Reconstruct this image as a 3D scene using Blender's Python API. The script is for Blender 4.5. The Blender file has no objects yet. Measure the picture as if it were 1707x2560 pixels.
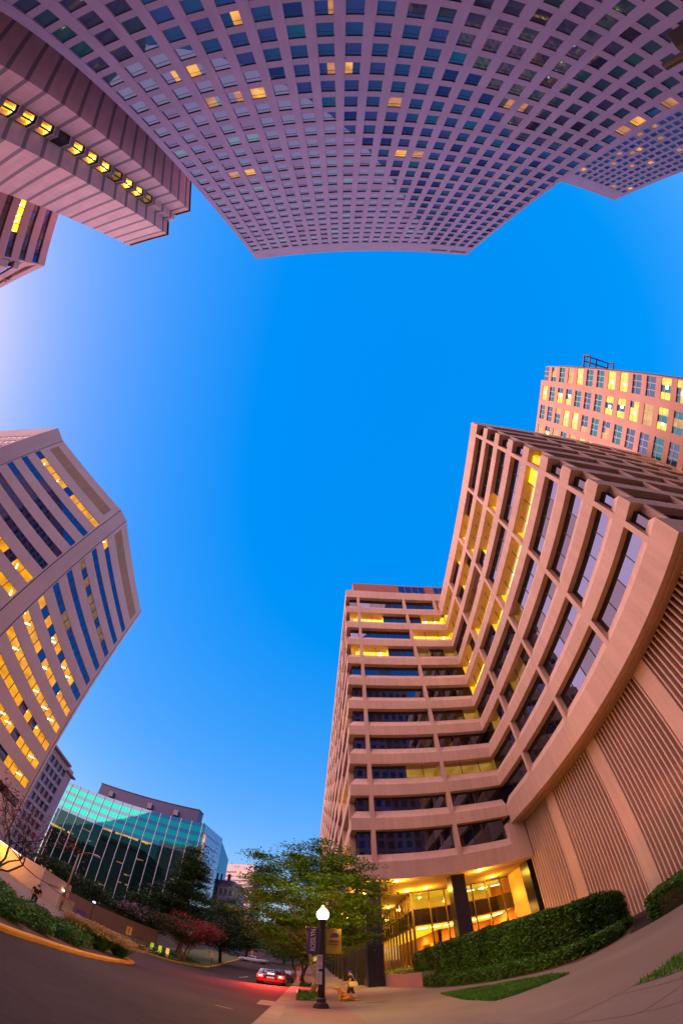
import bpy, bmesh, math, random
from mathutils import Vector, Matrix
import numpy as np
R = math.radians
rnd = random.Random(7)
S = bpy.context.scene
COL = S.collection

# ------------------------------------------------------------------ camera
# fisheye (equisolid), pitched 70 degrees up; +Y runs along the street, ground at z = 0
EYE = (0.0, 0.0, 1.5)
FPX, W0, H0 = 1006.5, 1707.0, 2560.0
def _pix(px, py):
    dx, dy = px - W0 / 2, -(py - H0 / 2)
    r = math.hypot(dx, dy); t = 2 * math.asin(r / (2 * FPX)); s = math.sin(t)
    return Vector((s * dx / r, s * dy / r, -math.cos(t)))
_Z = _pix(851.26, 929.55)
_b = _pix(851.26, 2435.0)
_Y0 = (_b - _b.dot(_Z) * _Z).normalized(); _X0 = _Y0.cross(_Z)
_c, _s = math.cos(R(-4.35)), math.sin(R(-4.35))
_X, _Y = _X0 * _c - _Y0 * _s, _X0 * _s + _Y0 * _c
cam_d = bpy.data.cameras.new('camera')
cam = bpy.data.objects.new('camera', cam_d); COL.objects.link(cam)
cam_d.type = 'PANO'
cam_d.panorama_type = 'FISHEYE_EQUISOLID'
cam_d.sensor_fit = 'AUTO'
cam_d.sensor_width = 36.0; cam_d.sensor_height = 36.0
cam_d.fisheye_lens = FPX / H0 * 36.0
cam_d.fisheye_fov = R(240)
cam_d.clip_start = 0.05; cam_d.clip_end = 5000
cam.matrix_world = Matrix.Translation(EYE) @ Matrix((_X, _Y, _Z)).to_4x4()
S.camera = cam
def proj(p):
    d = Vector(p) - Vector(EYE); c = _X * d.x + _Y * d.y + _Z * d.z
    c.normalize(); t = math.acos(max(-1, min(1, -c.z))); r = 2 * FPX * math.sin(t / 2); n = math.hypot(c.x, c.y) or 1
    return W0 / 2 + r * c.x / n, H0 / 2 - r * c.y / n

# ------------------------------------------------------------------ dusk sky, one soft sun, exposure
SUN_AZ, SUN_EL = -90.0, 50.0        # degrees from +Y towards +X
wd = bpy.data.worlds.new('World'); S.world = wd; wd.use_nodes = True
nt = wd.node_tree; nt.nodes.clear()
out = nt.nodes.new('ShaderNodeOutputWorld'); bg = nt.nodes.new('ShaderNodeBackground')
sky = nt.nodes.new('ShaderNodeTexSky'); sky.sky_type = 'NISHITA'; sky.sun_disc = False
sky.sun_elevation = R(20); sky.sun_rotation = R(-98)
sky.air_density = 1.6; sky.dust_density = 1.0; sky.ozone_density = 3.0
# the sky's colours are deepened and its brightness range evened out, as the long exposure at dusk shows them
sh = nt.nodes.new('ShaderNodeSeparateColor'); sh.mode = 'HSV'; chs = nt.nodes.new('ShaderNodeCombineColor'); chs.mode = 'HSV'
s1 = nt.nodes.new('ShaderNodeMath'); s1.operation = 'MULTIPLY'; s1.inputs[1].default_value = 1.55; s1.use_clamp = True
v1 = nt.nodes.new('ShaderNodeMath'); v1.operation = 'POWER'; v1.inputs[1].default_value = 0.15
v2 = nt.nodes.new('ShaderNodeMath'); v2.operation = 'MULTIPLY'; v2.inputs[1].default_value = 0.84 / 0.12 / 1.93
nt.links.new(sky.outputs[0], sh.inputs[0]); nt.links.new(sh.outputs[0], chs.inputs[0]); nt.links.new(sh.outputs[1], s1.inputs[0])
nt.links.new(s1.outputs[0], chs.inputs[1]); nt.links.new(sh.outputs[2], v1.inputs[0]); nt.links.new(v1.outputs[0], v2.inputs[0])
mx = nt.nodes.new('ShaderNodeMix'); mx.data_type = 'RGBA'; mx.blend_type = 'MULTIPLY'; mx.inputs[0].default_value = 1; mx.inputs[7].default_value = (1.0, 0.79, 1.0, 1)
nt.links.new(v2.outputs[0], chs.inputs[2]); nt.links.new(chs.outputs[0], mx.inputs[6]); nt.links.new(mx.outputs[2], bg.inputs['Color']); nt.links.new(bg.outputs[0], out.inputs['Surface'])
bg.inputs['Strength'].default_value = 0.12
sun_d = bpy.data.lights.new('sun', 'SUN'); sun = bpy.data.objects.new('sun', sun_d); COL.objects.link(sun)
sun_d.energy = 4.0; sun_d.angle = R(115); sun_d.color = (1.0, 0.50, 0.44)
_d = Vector((math.sin(R(SUN_AZ)) * math.cos(R(SUN_EL)), math.cos(R(SUN_AZ)) * math.cos(R(SUN_EL)), math.sin(R(SUN_EL))))
sun.rotation_euler = _d.to_track_quat('Z', 'Y').to_euler()
S.view_settings.view_transform = 'Standard'; S.view_settings.look = 'None'
EXPO = 0.95; S.view_settings.exposure = EXPO; S.view_settings.gamma = 1.0
S.cycles.max_bounces = 6; S.cycles.diffuse_bounces = 3; S.cycles.glossy_bounces = 4; S.cycles.transmission_bounces = 4
S.cycles.transparent_max_bounces = 6; S.cycles.sample_clamp_indirect = 4.0
S.cycles.caustics_reflective = False; S.cycles.caustics_refractive = False

# ------------------------------------------------------------------ helpers
def tag(o, label=None, cat=None, group=None, kind=None):
    if label: o['label'] = label
    if cat: o['category'] = cat
    if group: o['group'] = group
    if kind: o['kind'] = kind
    return o
def empty(name, loc, label=None, cat=None, group=None, rz=0.0):
    o = bpy.data.objects.new(name, None); COL.objects.link(o); o.location = loc; o.rotation_euler = (0, 0, rz)
    o.empty_display_size = 0.3
    return tag(o, label, cat, group)

class MB:
    """collects faces in world (or local) coordinates and links them as one mesh object"""
    def __init__(s): s.v = []; s.f = []; s.m = []
    def quad(s, pts, m=0):
        n = len(s.v); s.v.extend([tuple(p) for p in pts]); s.f.append(tuple(range(n, n + len(pts)))); s.m.append(m)
    def box(s, x0, x1, y0, y1, z0, z1, m=0):
        s.prism([(x0, y0), (x1, y0), (x1, y1), (x0, y1)], z0, z1, m)
    def prism(s, poly, z0, z1, m=0, top=None):
        a = sum(poly[i][0] * poly[(i + 1) % len(poly)][1] - poly[(i + 1) % len(poly)][0] * poly[i][1] for i in range(len(poly)))
        if a < 0: poly = poly[::-1]
        n = len(s.v); k = len(poly)
        s.v.extend([(x, y, z0) for x, y in poly]); s.v.extend([(x, y, z1) for x, y in poly])
        s.f.append(tuple(range(n + k - 1, n - 1, -1))); s.m.append(m)
        s.f.append(tuple(range(n + k, n + 2 * k))); s.m.append(m if top is None else top)
        for i in range(k):
            j = (i + 1) % k
            s.f.append((n + i, n + j, n + k + j, n + k + i)); s.m.append(m)
    def fbox(s, F, u0, u1, w0, w1, z0, z1, m=0):
        s.prism([F(u0, w0), F(u1, w0), F(u1, w1), F(u0, w1)], z0, z1, m)
    def fquad(s, F, u0, u1, w, z0, z1, m=0):
        a, b = F(u0, w), F(u1, w)
        s.quad([(a[0], a[1], z0), (b[0], b[1], z0), (b[0], b[1], z1), (a[0], a[1], z1)], m)
    def tube(s, p0, p1, r0, r1=None, n=8, m=0, cap=True):
        r1 = r0 if r1 is None else r1
        p0, p1 = Vector(p0), Vector(p1); d = (p1 - p0)
        if d.length < 1e-6: return
        q = d.to_track_quat('Z', 'Y'); k = len(s.v)
        for p, r in ((p0, r0), (p1, r1)):
            for i in range(n):
                a = 2 * math.pi * i / n; s.v.append(tuple(p + q @ Vector((r * math.cos(a), r * math.sin(a), 0))))
        for i in range(n):
            j = (i + 1) % n; s.f.append((k + i, k + j, k + n + j, k + n + i)); s.m.append(m)
        if cap:
            s.f.append(tuple(range(k + n - 1, k - 1, -1))); s.m.append(m)
            s.f.append(tuple(range(k + n, k + 2 * n))); s.m.append(m)
    def lathe(s, c, prof, n=16, m=0):
        k = len(s.v)
        for r, z in prof:
            for i in range(n):
                a = 2 * math.pi * i / n; s.v.append((c[0] + r * math.cos(a), c[1] + r * math.sin(a), c[2] + z))
        for q in range(len(prof) - 1):
            for i in range(n):
                j = (i + 1) % n; s.f.append((k + q * n + i, k + q * n + j, k + (q + 1) * n + j, k + (q + 1) * n + i)); s.m.append(m)
        s.f.append(tuple(range(k + n - 1, k - 1, -1))); s.m.append(m)
        s.f.append(tuple(range(k + (len(prof) - 1) * n, k + len(prof) * n))); s.m.append(m)
    def ball(s, c, rx, ry, rz, n=12, m=0):
        s.lathe(c, [(0.02 * rx, -rz)] + [(rx * math.sin(math.pi * i / n), -rz * math.cos(math.pi * i / n)) for i in range(1, n)] + [(0.02 * rx, rz)], n + 4, m)
    def sweep(s, path, prof, m=0, closed=False):
        """prof: list of (w outward, z); path: plan points, outward is to the right of travel"""
        n = len(path); rows = []
        for i in range(n):
            def nrm(a, b):
                dx, dy = b[0] - a[0], b[1] - a[1]; l = math.hypot(dx, dy); return (dy / l, -dx / l)
            if closed: n1, n2 = nrm(path[i - 1], path[i]), nrm(path[i], path[(i + 1) % n])
            elif i == 0: n1 = n2 = nrm(path[0], path[1])
            elif i == n - 1: n1 = n2 = nrm(path[-2], path[-1])
            else: n1, n2 = nrm(path[i - 1], path[i]), nrm(path[i], path[i + 1])
            bx, by = n1[0] + n2[0], n1[1] + n2[1]; d = 1 + n1[0] * n2[0] + n1[1] * n2[1]
            bx, by = bx / d, by / d
            k = len(s.v); s.v.extend([(path[i][0] + bx * w, path[i][1] + by * w, z) for w, z in prof]); rows.append(k)
        K = len(prof)
        for i in range(n if closed else n - 1):
            a, b = rows[i], rows[(i + 1) % n]
            for q in range(K):
                r = (q + 1) % K
                s.f.append((a + q, b + q, b + r, a + r)); s.m.append(m)
        if not closed:
            s.f.append(tuple(rows[0] + q for q in range(K))); s.m.append(m)
            s.f.append(tuple(rows[-1] + q for q in range(K - 1, -1, -1))); s.m.append(m)
    def build(s, name, mats, parent=None, smooth=False, local=False, fix=True):
        if not isinstance(mats, (list, tuple)): mats = [mats]
        me = bpy.data.meshes.new(name)
        off = Vector((0, 0, 0))
        if parent is not None and not local:
            q = parent
            while q is not None: off += q.location; q = q.parent
        me.from_pydata([tuple(Vector(p) - off) for p in s.v], [], s.f)
        for mt in mats: me.materials.append(mt)
        me.polygons.foreach_set('material_index', s.m)
        if smooth: me.polygons.foreach_set('use_smooth', [True] * len(s.f))
        me.update()
        if fix and len(s.f) < 60000:
            bm = bmesh.new(); bm.from_mesh(me); bmesh.ops.recalc_face_normals(bm, faces=bm.faces); bm.to_mesh(me); bm.free()
        o = bpy.data.objects.new(name, me); COL.objects.link(o)
        if parent is not None: o.parent = parent
        return o
def frame(o, d):
    """plan frame: origin o, direction d along the face; outward is to the right of d"""
    l = math.hypot(*d); ux, uy = d[0] / l, d[1] / l
    return lambda u, w: (o[0] + ux * u + uy * w, o[1] + uy * u - ux * w)

# ------------------------------------------------------------------ materials
MATS = {}
def newmat(name):
    m = bpy.data.materials.new(name); m.use_nodes = True; MATS[name] = m
    nt = m.node_tree; b = nt.nodes['Principled BSDF']
    return m, nt, b
def stone(name, col, rough=0.85, var=0.10, sc=0.35, cell=None, cvar=0.06, bump=0.0, streak=0.0, spec=0.3):
    """matt mineral surface: blotches, fine grain, optional tone change from panel to panel"""
    m, nt, b = newmat(name); N = nt.nodes.new; L = nt.links.new
    g = N('ShaderNodeNewGeometry')
    n1 = N('ShaderNodeTexNoise'); n1.inputs['Scale'].default_value = sc; n1.inputs['Detail'].default_value = 5
    n2 = N('ShaderNodeTexNoise'); n2.inputs['Scale'].default_value = sc * 22; n2.inputs['Detail'].default_value = 3
    L(g.outputs['Position'], n1.inputs['Vector']); L(g.outputs['Position'], n2.inputs['Vector'])
    a = N('ShaderNodeMapRange'); a.inputs[1].default_value = .3; a.inputs[2].default_value = .7; a.inputs[3].default_value = 1 - var; a.inputs[4].default_value = 1 + var
    L(n1.outputs['Fac'], a.inputs[0])
    c = N('ShaderNodeMapRange'); c.inputs[1].default_value = .3; c.inputs[2].default_value = .7; c.inputs[3].default_value = 1 - var * .6; c.inputs[4].default_value = 1 + var * .6
    L(n2.outputs['Fac'], c.inputs[0])
    k = N('ShaderNodeMath'); k.operation = 'MULTIPLY'; L(a.outputs[0], k.inputs[0]); L(c.outputs[0], k.inputs[1]); last = k
    if cell:
        sn = N('ShaderNodeVectorMath'); sn.operation = 'SNAP'; sn.inputs[1].default_value = cell
        ad = N('ShaderNodeVectorMath'); ad.operation = 'ADD'; ad.inputs[1].default_value = (0.013, 0.017, 0.011)
        L(g.outputs['Position'], ad.inputs[0]); L(ad.outputs[0], sn.inputs[0])
        wn = N('ShaderNodeTexWhiteNoise'); L(sn.outputs[0], wn.inputs['Vector'])
        q = N('ShaderNodeMapRange'); q.inputs[3].default_value = 1 - cvar; q.inputs[4].default_value = 1 + cvar; L(wn.outputs['Value'], q.inputs[0])
        k2 = N('ShaderNodeMath'); k2.operation = 'MULTIPLY'; L(last.outputs[0], k2.inputs[0]); L(q.outputs[0], k2.inputs[1]); last = k2
    if streak:
        mp = N('ShaderNodeMapping'); mp.inputs['Scale'].default_value = (2.2, 2.2, 0.12); L(g.outputs['Position'], mp.inputs[0])
        n3 = N('ShaderNodeTexNoise'); n3.inputs['Scale'].default_value = 1; n3.inputs['Detail'].default_value = 4; L(mp.outputs[0], n3.inputs['Vector'])
        q = N('ShaderNodeMapRange'); q.inputs[1].default_value = .35; q.inputs[2].default_value = .7; q.inputs[3].default_value = 1 + streak * .4; q.inputs[4].default_value = 1 - streak; L(n3.outputs['Fac'], q.inputs[0])
        k2 = N('ShaderNodeMath'); k2.operation = 'MULTIPLY'; L(last.outputs[0], k2.inputs[0]); L(q.outputs[0], k2.inputs[1]); last = k2
    x = N('ShaderNodeMix'); x.data_type = 'RGBA'; x.blend_type = 'MULTIPLY'; x.inputs[0].default_value = 1; x.inputs[6].default_value = (*col, 1)
    L(last.outputs[0], x.inputs[7]); L(x.outputs[2], b.inputs['Base Color'])
    b.inputs['Roughness'].default_value = rough; b.inputs['Specular IOR Level'].default_value = spec
    if bump:
        bp = N('ShaderNodeBump'); bp.inputs['Strength'].default_value = bump; bp.inputs['Distance'].default_value = .02
        L(n2.outputs['Fac'], bp.inputs['Height']); L(bp.outputs[0], b.inputs['Normal'])
    m['mul'] = 1
    return m
def plain(name, col, rough=0.5, metal=0.0, spec=0.5):
    m, nt, b = newmat(name)
    b.inputs['Base Color'].default_value = (*col, 1); b.inputs['Roughness'].default_value = rough
    b.inputs['Metallic'].default_value = metal; b.inputs['Specular IOR Level'].default_value = spec
    return m
def glow(name, col, st, vary=0.0, sc=0.6):
    st = st / 2 ** EXPO
    m, nt, b = newmat(name); N = nt.nodes.new; L = nt.links.new
    b.inputs['Base Color'].default_value = (*[c * .3 for c in col], 1); b.inputs['Roughness'].default_value = .6
    b.inputs['Emission Color'].default_value = (*col, 1); b.inputs['Emission Strength'].default_value = st
    if vary:
        g = N('ShaderNodeNewGeometry'); n = N('ShaderNodeTexNoise'); n.inputs['Scale'].default_value = sc; n.inputs['Detail'].default_value = 2
        L(g.outputs['Position'], n.inputs['Vector'])
        q = N('ShaderNodeMapRange'); q.inputs[1].default_value = .3; q.inputs[2].default_value = .7; q.inputs[3].default_value = st * (1 - vary); q.inputs[4].default_value = st * (1 + vary)
        L(n.outputs['Fac'], q.inputs[0]); L(q.outputs[0], b.inputs['Emission Strength'])
    return m
def mirror_glass(name, dark, tint, lo=0.28, hi=0.95, rough=0.02, wav=0.0, vary=0.0, cell=(2.5, 2.5, 3.6)):
    """opaque tinted curtain-wall glass: dark body under a tinted mirror that grows towards grazing"""
    m, nt, b = newmat(name); N = nt.nodes.new; L = nt.links.new
    o = nt.nodes['Material Output']; nt.nodes.remove(b)
    d = N('ShaderNodeBsdfDiffuse'); d.inputs['Color'].default_value = (*dark, 1)
    g = N('ShaderNodeBsdfGlossy'); g.inputs['Color'].default_value = (*tint, 1); g.inputs['Roughness'].default_value = rough
    lw = N('ShaderNodeLayerWeight'); lw.inputs['Blend'].default_value = .35
    q = N('ShaderNodeMapRange'); q.inputs[3].default_value = lo; q.inputs[4].default_value = hi
    L(lw.outputs['Fresnel'], q.inputs[0])
    x = N('ShaderNodeMixShader'); L(q.outputs[0], x.inputs[0]); L(d.outputs[0], x.inputs[1]); L(g.outputs[0], x.inputs[2]); L(x.outputs[0], o.inputs['Surface'])
    if wav:
        ge = N('ShaderNodeNewGeometry'); n = N('ShaderNodeTexNoise'); n.inputs['Scale'].default_value = .7; n.inputs['Detail'].default_value = 1
        L(ge.outputs['Position'], n.inputs['Vector'])
        bp = N('ShaderNodeBump'); bp.inputs['Strength'].default_value = wav; bp.inputs['Distance'].default_value = .05
        L(n.outputs['Fac'], bp.inputs['Height']); L(bp.outputs[0], g.inputs['Normal'])
    return m
def clear_glass(name, refl=0.12, tint=(1, 1, 1)):
    m, nt, b = newmat(name); N = nt.nodes.new; L = nt.links.new
    o = nt.nodes['Material Output']; nt.nodes.remove(b)
    t = N('ShaderNodeBsdfTransparent'); t.inputs[0].default_value = (*tint, 1)
    g = N('ShaderNodeBsdfGlossy'); g.inputs['Roughness'].default_value = .02
    lw = N('ShaderNodeLayerWeight'); lw.inputs['Blend'].default_value = .25
    q = N('ShaderNodeMapRange'); q.inputs[3].default_value = refl; q.inputs[4].default_value = .7; L(lw.outputs['Fresnel'], q.inputs[0])
    x = N('ShaderNodeMixShader'); L(q.outputs[0], x.inputs[0]); L(t.outputs[0], x.inputs[1]); L(g.outputs[0], x.inputs[2]); L(x.outputs[0], o.inputs['Surface'])
    return m
def leafy(name, col, var=0.5, trans=0.25):
    m, nt, b = newmat(name); N = nt.nodes.new; L = nt.links.new
    g = N('ShaderNodeNewGeometry')
    n = N('ShaderNodeTexNoise'); n.inputs['Scale'].default_value = .9; n.inputs['Detail'].default_value = 2; L(g.outputs['Position'], n.inputs['Vector'])
    ri = N('ShaderNodeMath'); ri.operation = 'MULTIPLY_ADD'; ri.inputs[1].default_value = .5; ri.inputs[2].default_value = 0
    L(g.outputs['Random Per Island'], ri.inputs[0])
    ad = N('ShaderNodeMath'); ad.operation = 'ADD'; L(ri.outputs[0], ad.inputs[0]); L(n.outputs['Fac'], ad.inputs[1])
    q = N('ShaderNodeMapRange'); q.inputs[1].default_value = .35; q.inputs[2].default_value = 1.15; q.inputs[3].default_value = 1 - var; q.inputs[4].default_value = 1 + var; L(ad.outputs[0], q.inputs[0])
    x = N('ShaderNodeMix'); x.data_type = 'RGBA'; x.blend_type = 'MULTIPLY'; x.inputs[0].default_value = 1; x.inputs[6].default_value = (*col, 1)
    L(q.outputs[0], x.inputs[7]); L(x.outputs[2], b.inputs['Base Color'])
    b.inputs['Roughness'].default_value = .55; b.inputs['Specular IOR Level'].default_value = .25
    o = nt.nodes['Material Output']
    if trans:
        t = N('ShaderNodeBsdfTranslucent'); L(x.outputs[2], t.inputs[0])
        ms = N('ShaderNodeMixShader'); ms.inputs[0].default_value = trans; L(b.outputs[0], ms.inputs[1]); L(t.outputs[0], ms.inputs[2]); L(ms.outputs[0], o.inputs['Surface'])
    return m

# ------------------------------------------------------------------ windows: the 100 that show largest become parts of their own
def place_windows(parent, items, mats, name='window', n=100):
    """items: (MB, centre, normal, area)"""
    sc = []
    for mb, c, nv, ar in items:
        x, y = proj(c); d = Vector(EYE) - Vector(c); l = d.length
        cs = d.normalized().dot(Vector(nv))
        vis = -60 < x < W0 + 60 and -60 < y < H0 + 60 and cs > 0
        sc.append(ar * max(cs, 0.02) / l ** 2 if vis else 0.0)
    order = sorted(range(len(items)), key=lambda i: -sc[i])
    rest = MB()
    for r, i in enumerate(order):
        mb = items[i][0]
        if r < n and sc[i] > 0: mb.build(name, mats, parent, fix=False)
        else:
            k = len(rest.v); rest.v += mb.v; rest.f += [tuple(a + k for a in f) for f in mb.f]; rest.m += mb.m
    if rest.v: tag(rest.build(name, mats, parent, fix=False), kind='stuff')
# ------------------------------------------------------------------ ground
def ground_z(x, y):
    a = .0009 * max(0, y - 38) ** 2 if y < 100 else .0009 * 62 ** 2 + (y - 100) * .05
    dx = max(0, -x - 9); b = .009 * dx ** 2 if dx < 9 else .009 * 81 + (dx - 9) * .1
    return min(a, 9) + min(b, 3.2)
ROAD = -.12
M_asph = stone('asphalt', (0.031, 0.024, 0.023), var=.25, sc=.22, bump=.5, rough=.9, spec=.12)
M_conc = stone('pavement_concrete', (0.115, 0.092, 0.072), var=.10, sc=.5, cell=(1.5, 1.5, 9), cvar=.05, rough=.8, bump=.2)
M_conc2 = stone('driveway_concrete', (0.115, 0.088, 0.072), var=.12, sc=.4, rough=.8, bump=.2)
M_kerb = stone('kerb_concrete', (0.15, 0.105, 0.082), var=.16, sc=1.2, cell=(9, 3, 9), cvar=.06)
M_ykerb = stone('yellow_kerb_paint', (0.42, 0.21, 0.02), var=.20, sc=1.4)
M_soil = stone('mulch', (0.07, 0.035, 0.022), var=.35, sc=2.5, bump=1)
M_joint = stone('joint', (0.13, 0.09, 0.075))
def brick_mat():
    m, nt, b = newmat('brick_paver'); N = nt.nodes.new; L = nt.links.new
    g = N('ShaderNodeNewGeometry'); t = N('ShaderNodeTexBrick'); t.inputs['Scale'].default_value = 4.6
    t.inputs['Color1'].default_value = (.13, .052, .038, 1); t.inputs['Color2'].default_value = (.09, .038, .03, 1); t.inputs['Mortar'].default_value = (.11, .07, .06, 1)
    t.inputs['Mortar Size'].default_value = .02
    mp = N('ShaderNodeMapping'); mp.inputs['Rotation'].default_value = (0, 0, R(90)); L(g.outputs['Position'], mp.inputs[0]); L(mp.outputs[0], t.inputs['Vector'])
    L(t.outputs['Color'], b.inputs['Base Color']); b.inputs['Roughness'].default_value = .8
    return m
M_bpav = brick_mat()
def sheet(name, poly, off, mat, thick=0.0, kind='structure', flat=False):
    """a sheet that follows the ground, cut along grid lines where the ground bends"""
    bm = bmesh.new(); f = bm.faces.new([bm.verts.new((x, y, 0)) for x, y in poly])
    if not flat:
        xs = [p[0] for p in poly]; ys = [p[1] for p in poly]
        cuts = [((x, 0, 0), (1, 0, 0)) for x in [-9 - 1.5 * i for i in range(7)] + [-42] if min(xs) < x < max(xs)] + [((0, y, 0), (0, 1, 0)) for y in [38 + 4 * i for i in range(17)] + [140, 200, 280] if min(ys) < y < max(ys)]
        for c, n in cuts: bmesh.ops.bisect_plane(bm, geom=bm.verts[:] + bm.edges[:] + bm.faces[:], plane_co=c, plane_no=n)
    bmesh.ops.triangulate(bm, faces=[f for f in bm.faces if len(f.verts) > 4])
    if thick:
        r = bmesh.ops.extrude_face_region(bm, geom=bm.faces[:]); 
        for v in [g for g in r['geom'] if isinstance(g, bmesh.types.BMVert)]: v.co.z += thick
        for v in bm.verts: v.co.z -= thick
    for v in bm.verts: v.co.z += ground_z(v.co.x, v.co.y) + off
    bmesh.ops.recalc_face_normals(bm, faces=bm.faces)
    if not thick:
        for f in bm.faces:
            if f.normal.z < 0: f.normal_flip()
    me = bpy.data.meshes.new(name); bm.to_mesh(me); bm.free(); me.materials.append(mat)
    o = bpy.data.objects.new(name, me); COL.objects.link(o)
    if kind: o['kind'] = kind
    return o
def kerb(name, path, w, z0, z1, mat):
    """kerb along a plan path; w extends to the right of travel"""
    pts = []
    for (x0, y0), (x1, y1) in zip(path, path[1:]):
        n = max(1, int(math.hypot(x1 - x0, y1 - y0) / 4))
        pts += [(x0 + (x1 - x0) * i / n, y0 + (y1 - y0) * i / n) for i in range(n)]
    pts.append(path[-1])
    m = MB(); m.sweep(pts, [(0, z0), (0, z1), (w - .03, z1), (w, z1 - .05), (w, z0)])
    k = 5
    for i, (x, y) in enumerate(pts):
        g = ground_z(x, y)
        for j in range(k): v = m.v[i * k + j]; m.v[i * k + j] = (v[0], v[1], v[2] + g)
    return tag(m.build(name, mat), kind='structure')

def lay_ground():
    # one asphalt sheet to the horizon
    xs = [-900, -500, -300, -180, -120, -80, -60, -48] + [-42 + 1.5 * i for i in range(23)] + [-6, 0, 10, 30, 60, 120, 250, 500, 900]
    ys = [-900, -400, -200, -100, -50, -20, 0, 10, 20, 30, 38] + [42 + 4 * i for i in range(15)] + [110, 140, 200, 280, 400, 600, 900]
    m = MB(); nx = len(xs)
    m.v = [(x, y, ground_z(x, y) + ROAD) for y in ys for x in xs]
    for j in range(len(ys) - 1):
        for i in range(nx - 1): m.f.append((j * nx + i, j * nx + i + 1, (j + 1) * nx + i + 1, (j + 1) * nx + i)); m.m.append(0)
    tag(m.build('road', M_asph, fix=False), kind='structure')
    # right-hand pavement, kerb, brick strip
    sheet('pavement', [(-.42, -40), (60, -40), (60, 4.6), (18.6, 4.6), (18.6, 140), (-.42, 140)], -.004, M_conc)
    kerb('kerb', [(-.42, -40), (-.42, 140)], -.36, -.3, .0, M_kerb)
    sheet('brick_paving', [(-.22, 11.06), (1.23, 9.38), (1.23, 34), (1.35, 120), (-.22, 120)], .0, M_bpav)
    sheet('driveway', [(9.5, 12.1), (10.6, 10.9), (18.5, 15.5), (18.5, 24.4), (13.9, 17.2)], .0, M_asph)
    J = MB()
    def jl(x0, y0, x1, y1, w=.018):
        d = math.hypot(x1 - x0, y1 - y0); nx_, ny_ = -(y1 - y0) / d * w / 2, (x1 - x0) / d * w / 2
        J.quad([(x0 - nx_, y0 - ny_, .003), (x1 - nx_, y1 - ny_, .003), (x1 + nx_, y1 + ny_, .003), (x0 + nx_, y0 + ny_, .003)])
    jl(2.52, -2, 2.52, 16.2); jl(1.25, 16.0, 4.1, 15.3); jl(1.25, 9.40, 3.8, 9.62); jl(1.2, 4.9, 3.5, 4.68); jl(3.5, 4.68, 14, 4.66)
    jl(1.25, 22.5, 5.9, 22.3); jl(-.2, 4.9, 1.2, 4.9); jl(2.52, 3.3, 3.4, 3.2); jl(2.52, 12.6, 3.85, 12.5); jl(1.24, 12.9, 2.52, 12.8); jl(6.0, 9.6, 9, 9.6); jl(.6, 9.9, .6, 0); jl(3.3, 4.6, 2.9, 0); jl(2.2, 2.4, 3.3, 3.6)
    tag(J.build('pavement_joint', M_joint, fix=False), kind='structure')
    # mulch bed under the hedge
    sheet('planting_bed', [(5.9, 28.5), (5.95, 23.5), (6.0, 21.4), (6.75, 17.0), (7.35, 11.9), (9.2, 12.2), (10.9, 13.6), (14.2, 17.4), (16.5, 22), (16.5, 30)], .004, M_soil)
    # left island with its yellow kerb
    isl = [(-5.45, 4.0), (-5.66, 7.9), (-6.0, 9.9), (-6.1, 11.3), (-6.25, 13.8), (-6.75, 18.2), (-7.05, 19.3), (-7.5, 19.55), (-8.2, 18.8), (-9.4, 15), (-10.2, 9), (-10.4, 3)]
    sheet('island', isl, .02, M_soil, thick=.2)
    kerb('kerb', isl, -.001 + .20, -.3, .05, M_ykerb)
    # far island / verge
    isb = [(-19, 35.5), (-13.6, 37.0), (-12.2, 38.6), (-11.3, 41), (-10.7, 44.6), (-10.2, 50.5), (-10.9, 58), (-12.6, 80), (-13, 104), (-20, 104), (-19.5, 60)]
    sheet('verge', isb, .03, M_lawn, thick=.25)
    kerb('kerb', isb[1:9], .22, -.3, .07, M_ykerb)
    # left pavement and side street
    sheet('pavement', [(-13.4, 14), (-13.2, 24), (-15.2, 29.5), (-18, 33.5), (-22.3, 35), (-30, 34.6), (-30, 12)], .0, M_conc2, thick=.12)
    sheet('pavement', [(-17.8, 34.5), (-17, 40), (-16.9, 58), (-21.5, 58), (-24.4, 39)], .02, M_conc2, thick=.12)
    # road patch and worn marks
    sheet('road_patch', [(-1.30, 14.4), (-.84, 14.5), (-.84, 16.6), (-1.36, 16.7)], ROAD + .004, stone('worn_paint', (.16, .11, .10), var=.3, sc=3))
    sheet('road_marking', [(-2.0, 11.6), (-1.55, 11.4), (-1.54, 11.46), (-1.99, 11.66)], ROAD + .004, stone('thin_paint', (.22, .18, .16), var=.4, sc=4))
    sheet('road_marking', [(-5.5, 42), (-5.38, 42), (-5.38, 49), (-5.5, 49)], ROAD + .006, stone('white_paint', (.5, .45, .42), var=.3, sc=3))
    # utility cover in the pavement
    m = MB(); m.box(2.1, 2.78, 16.0, 16.45, -.02, .012); tag(m.build('manhole_cover', M_dark), 'dark rectangular utility cover in the pavement behind the lamp post', 'utility cover')
M_lawn = stone('lawn_soil', (0.05, 0.075, 0.015), var=.3, sc=2)

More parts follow.
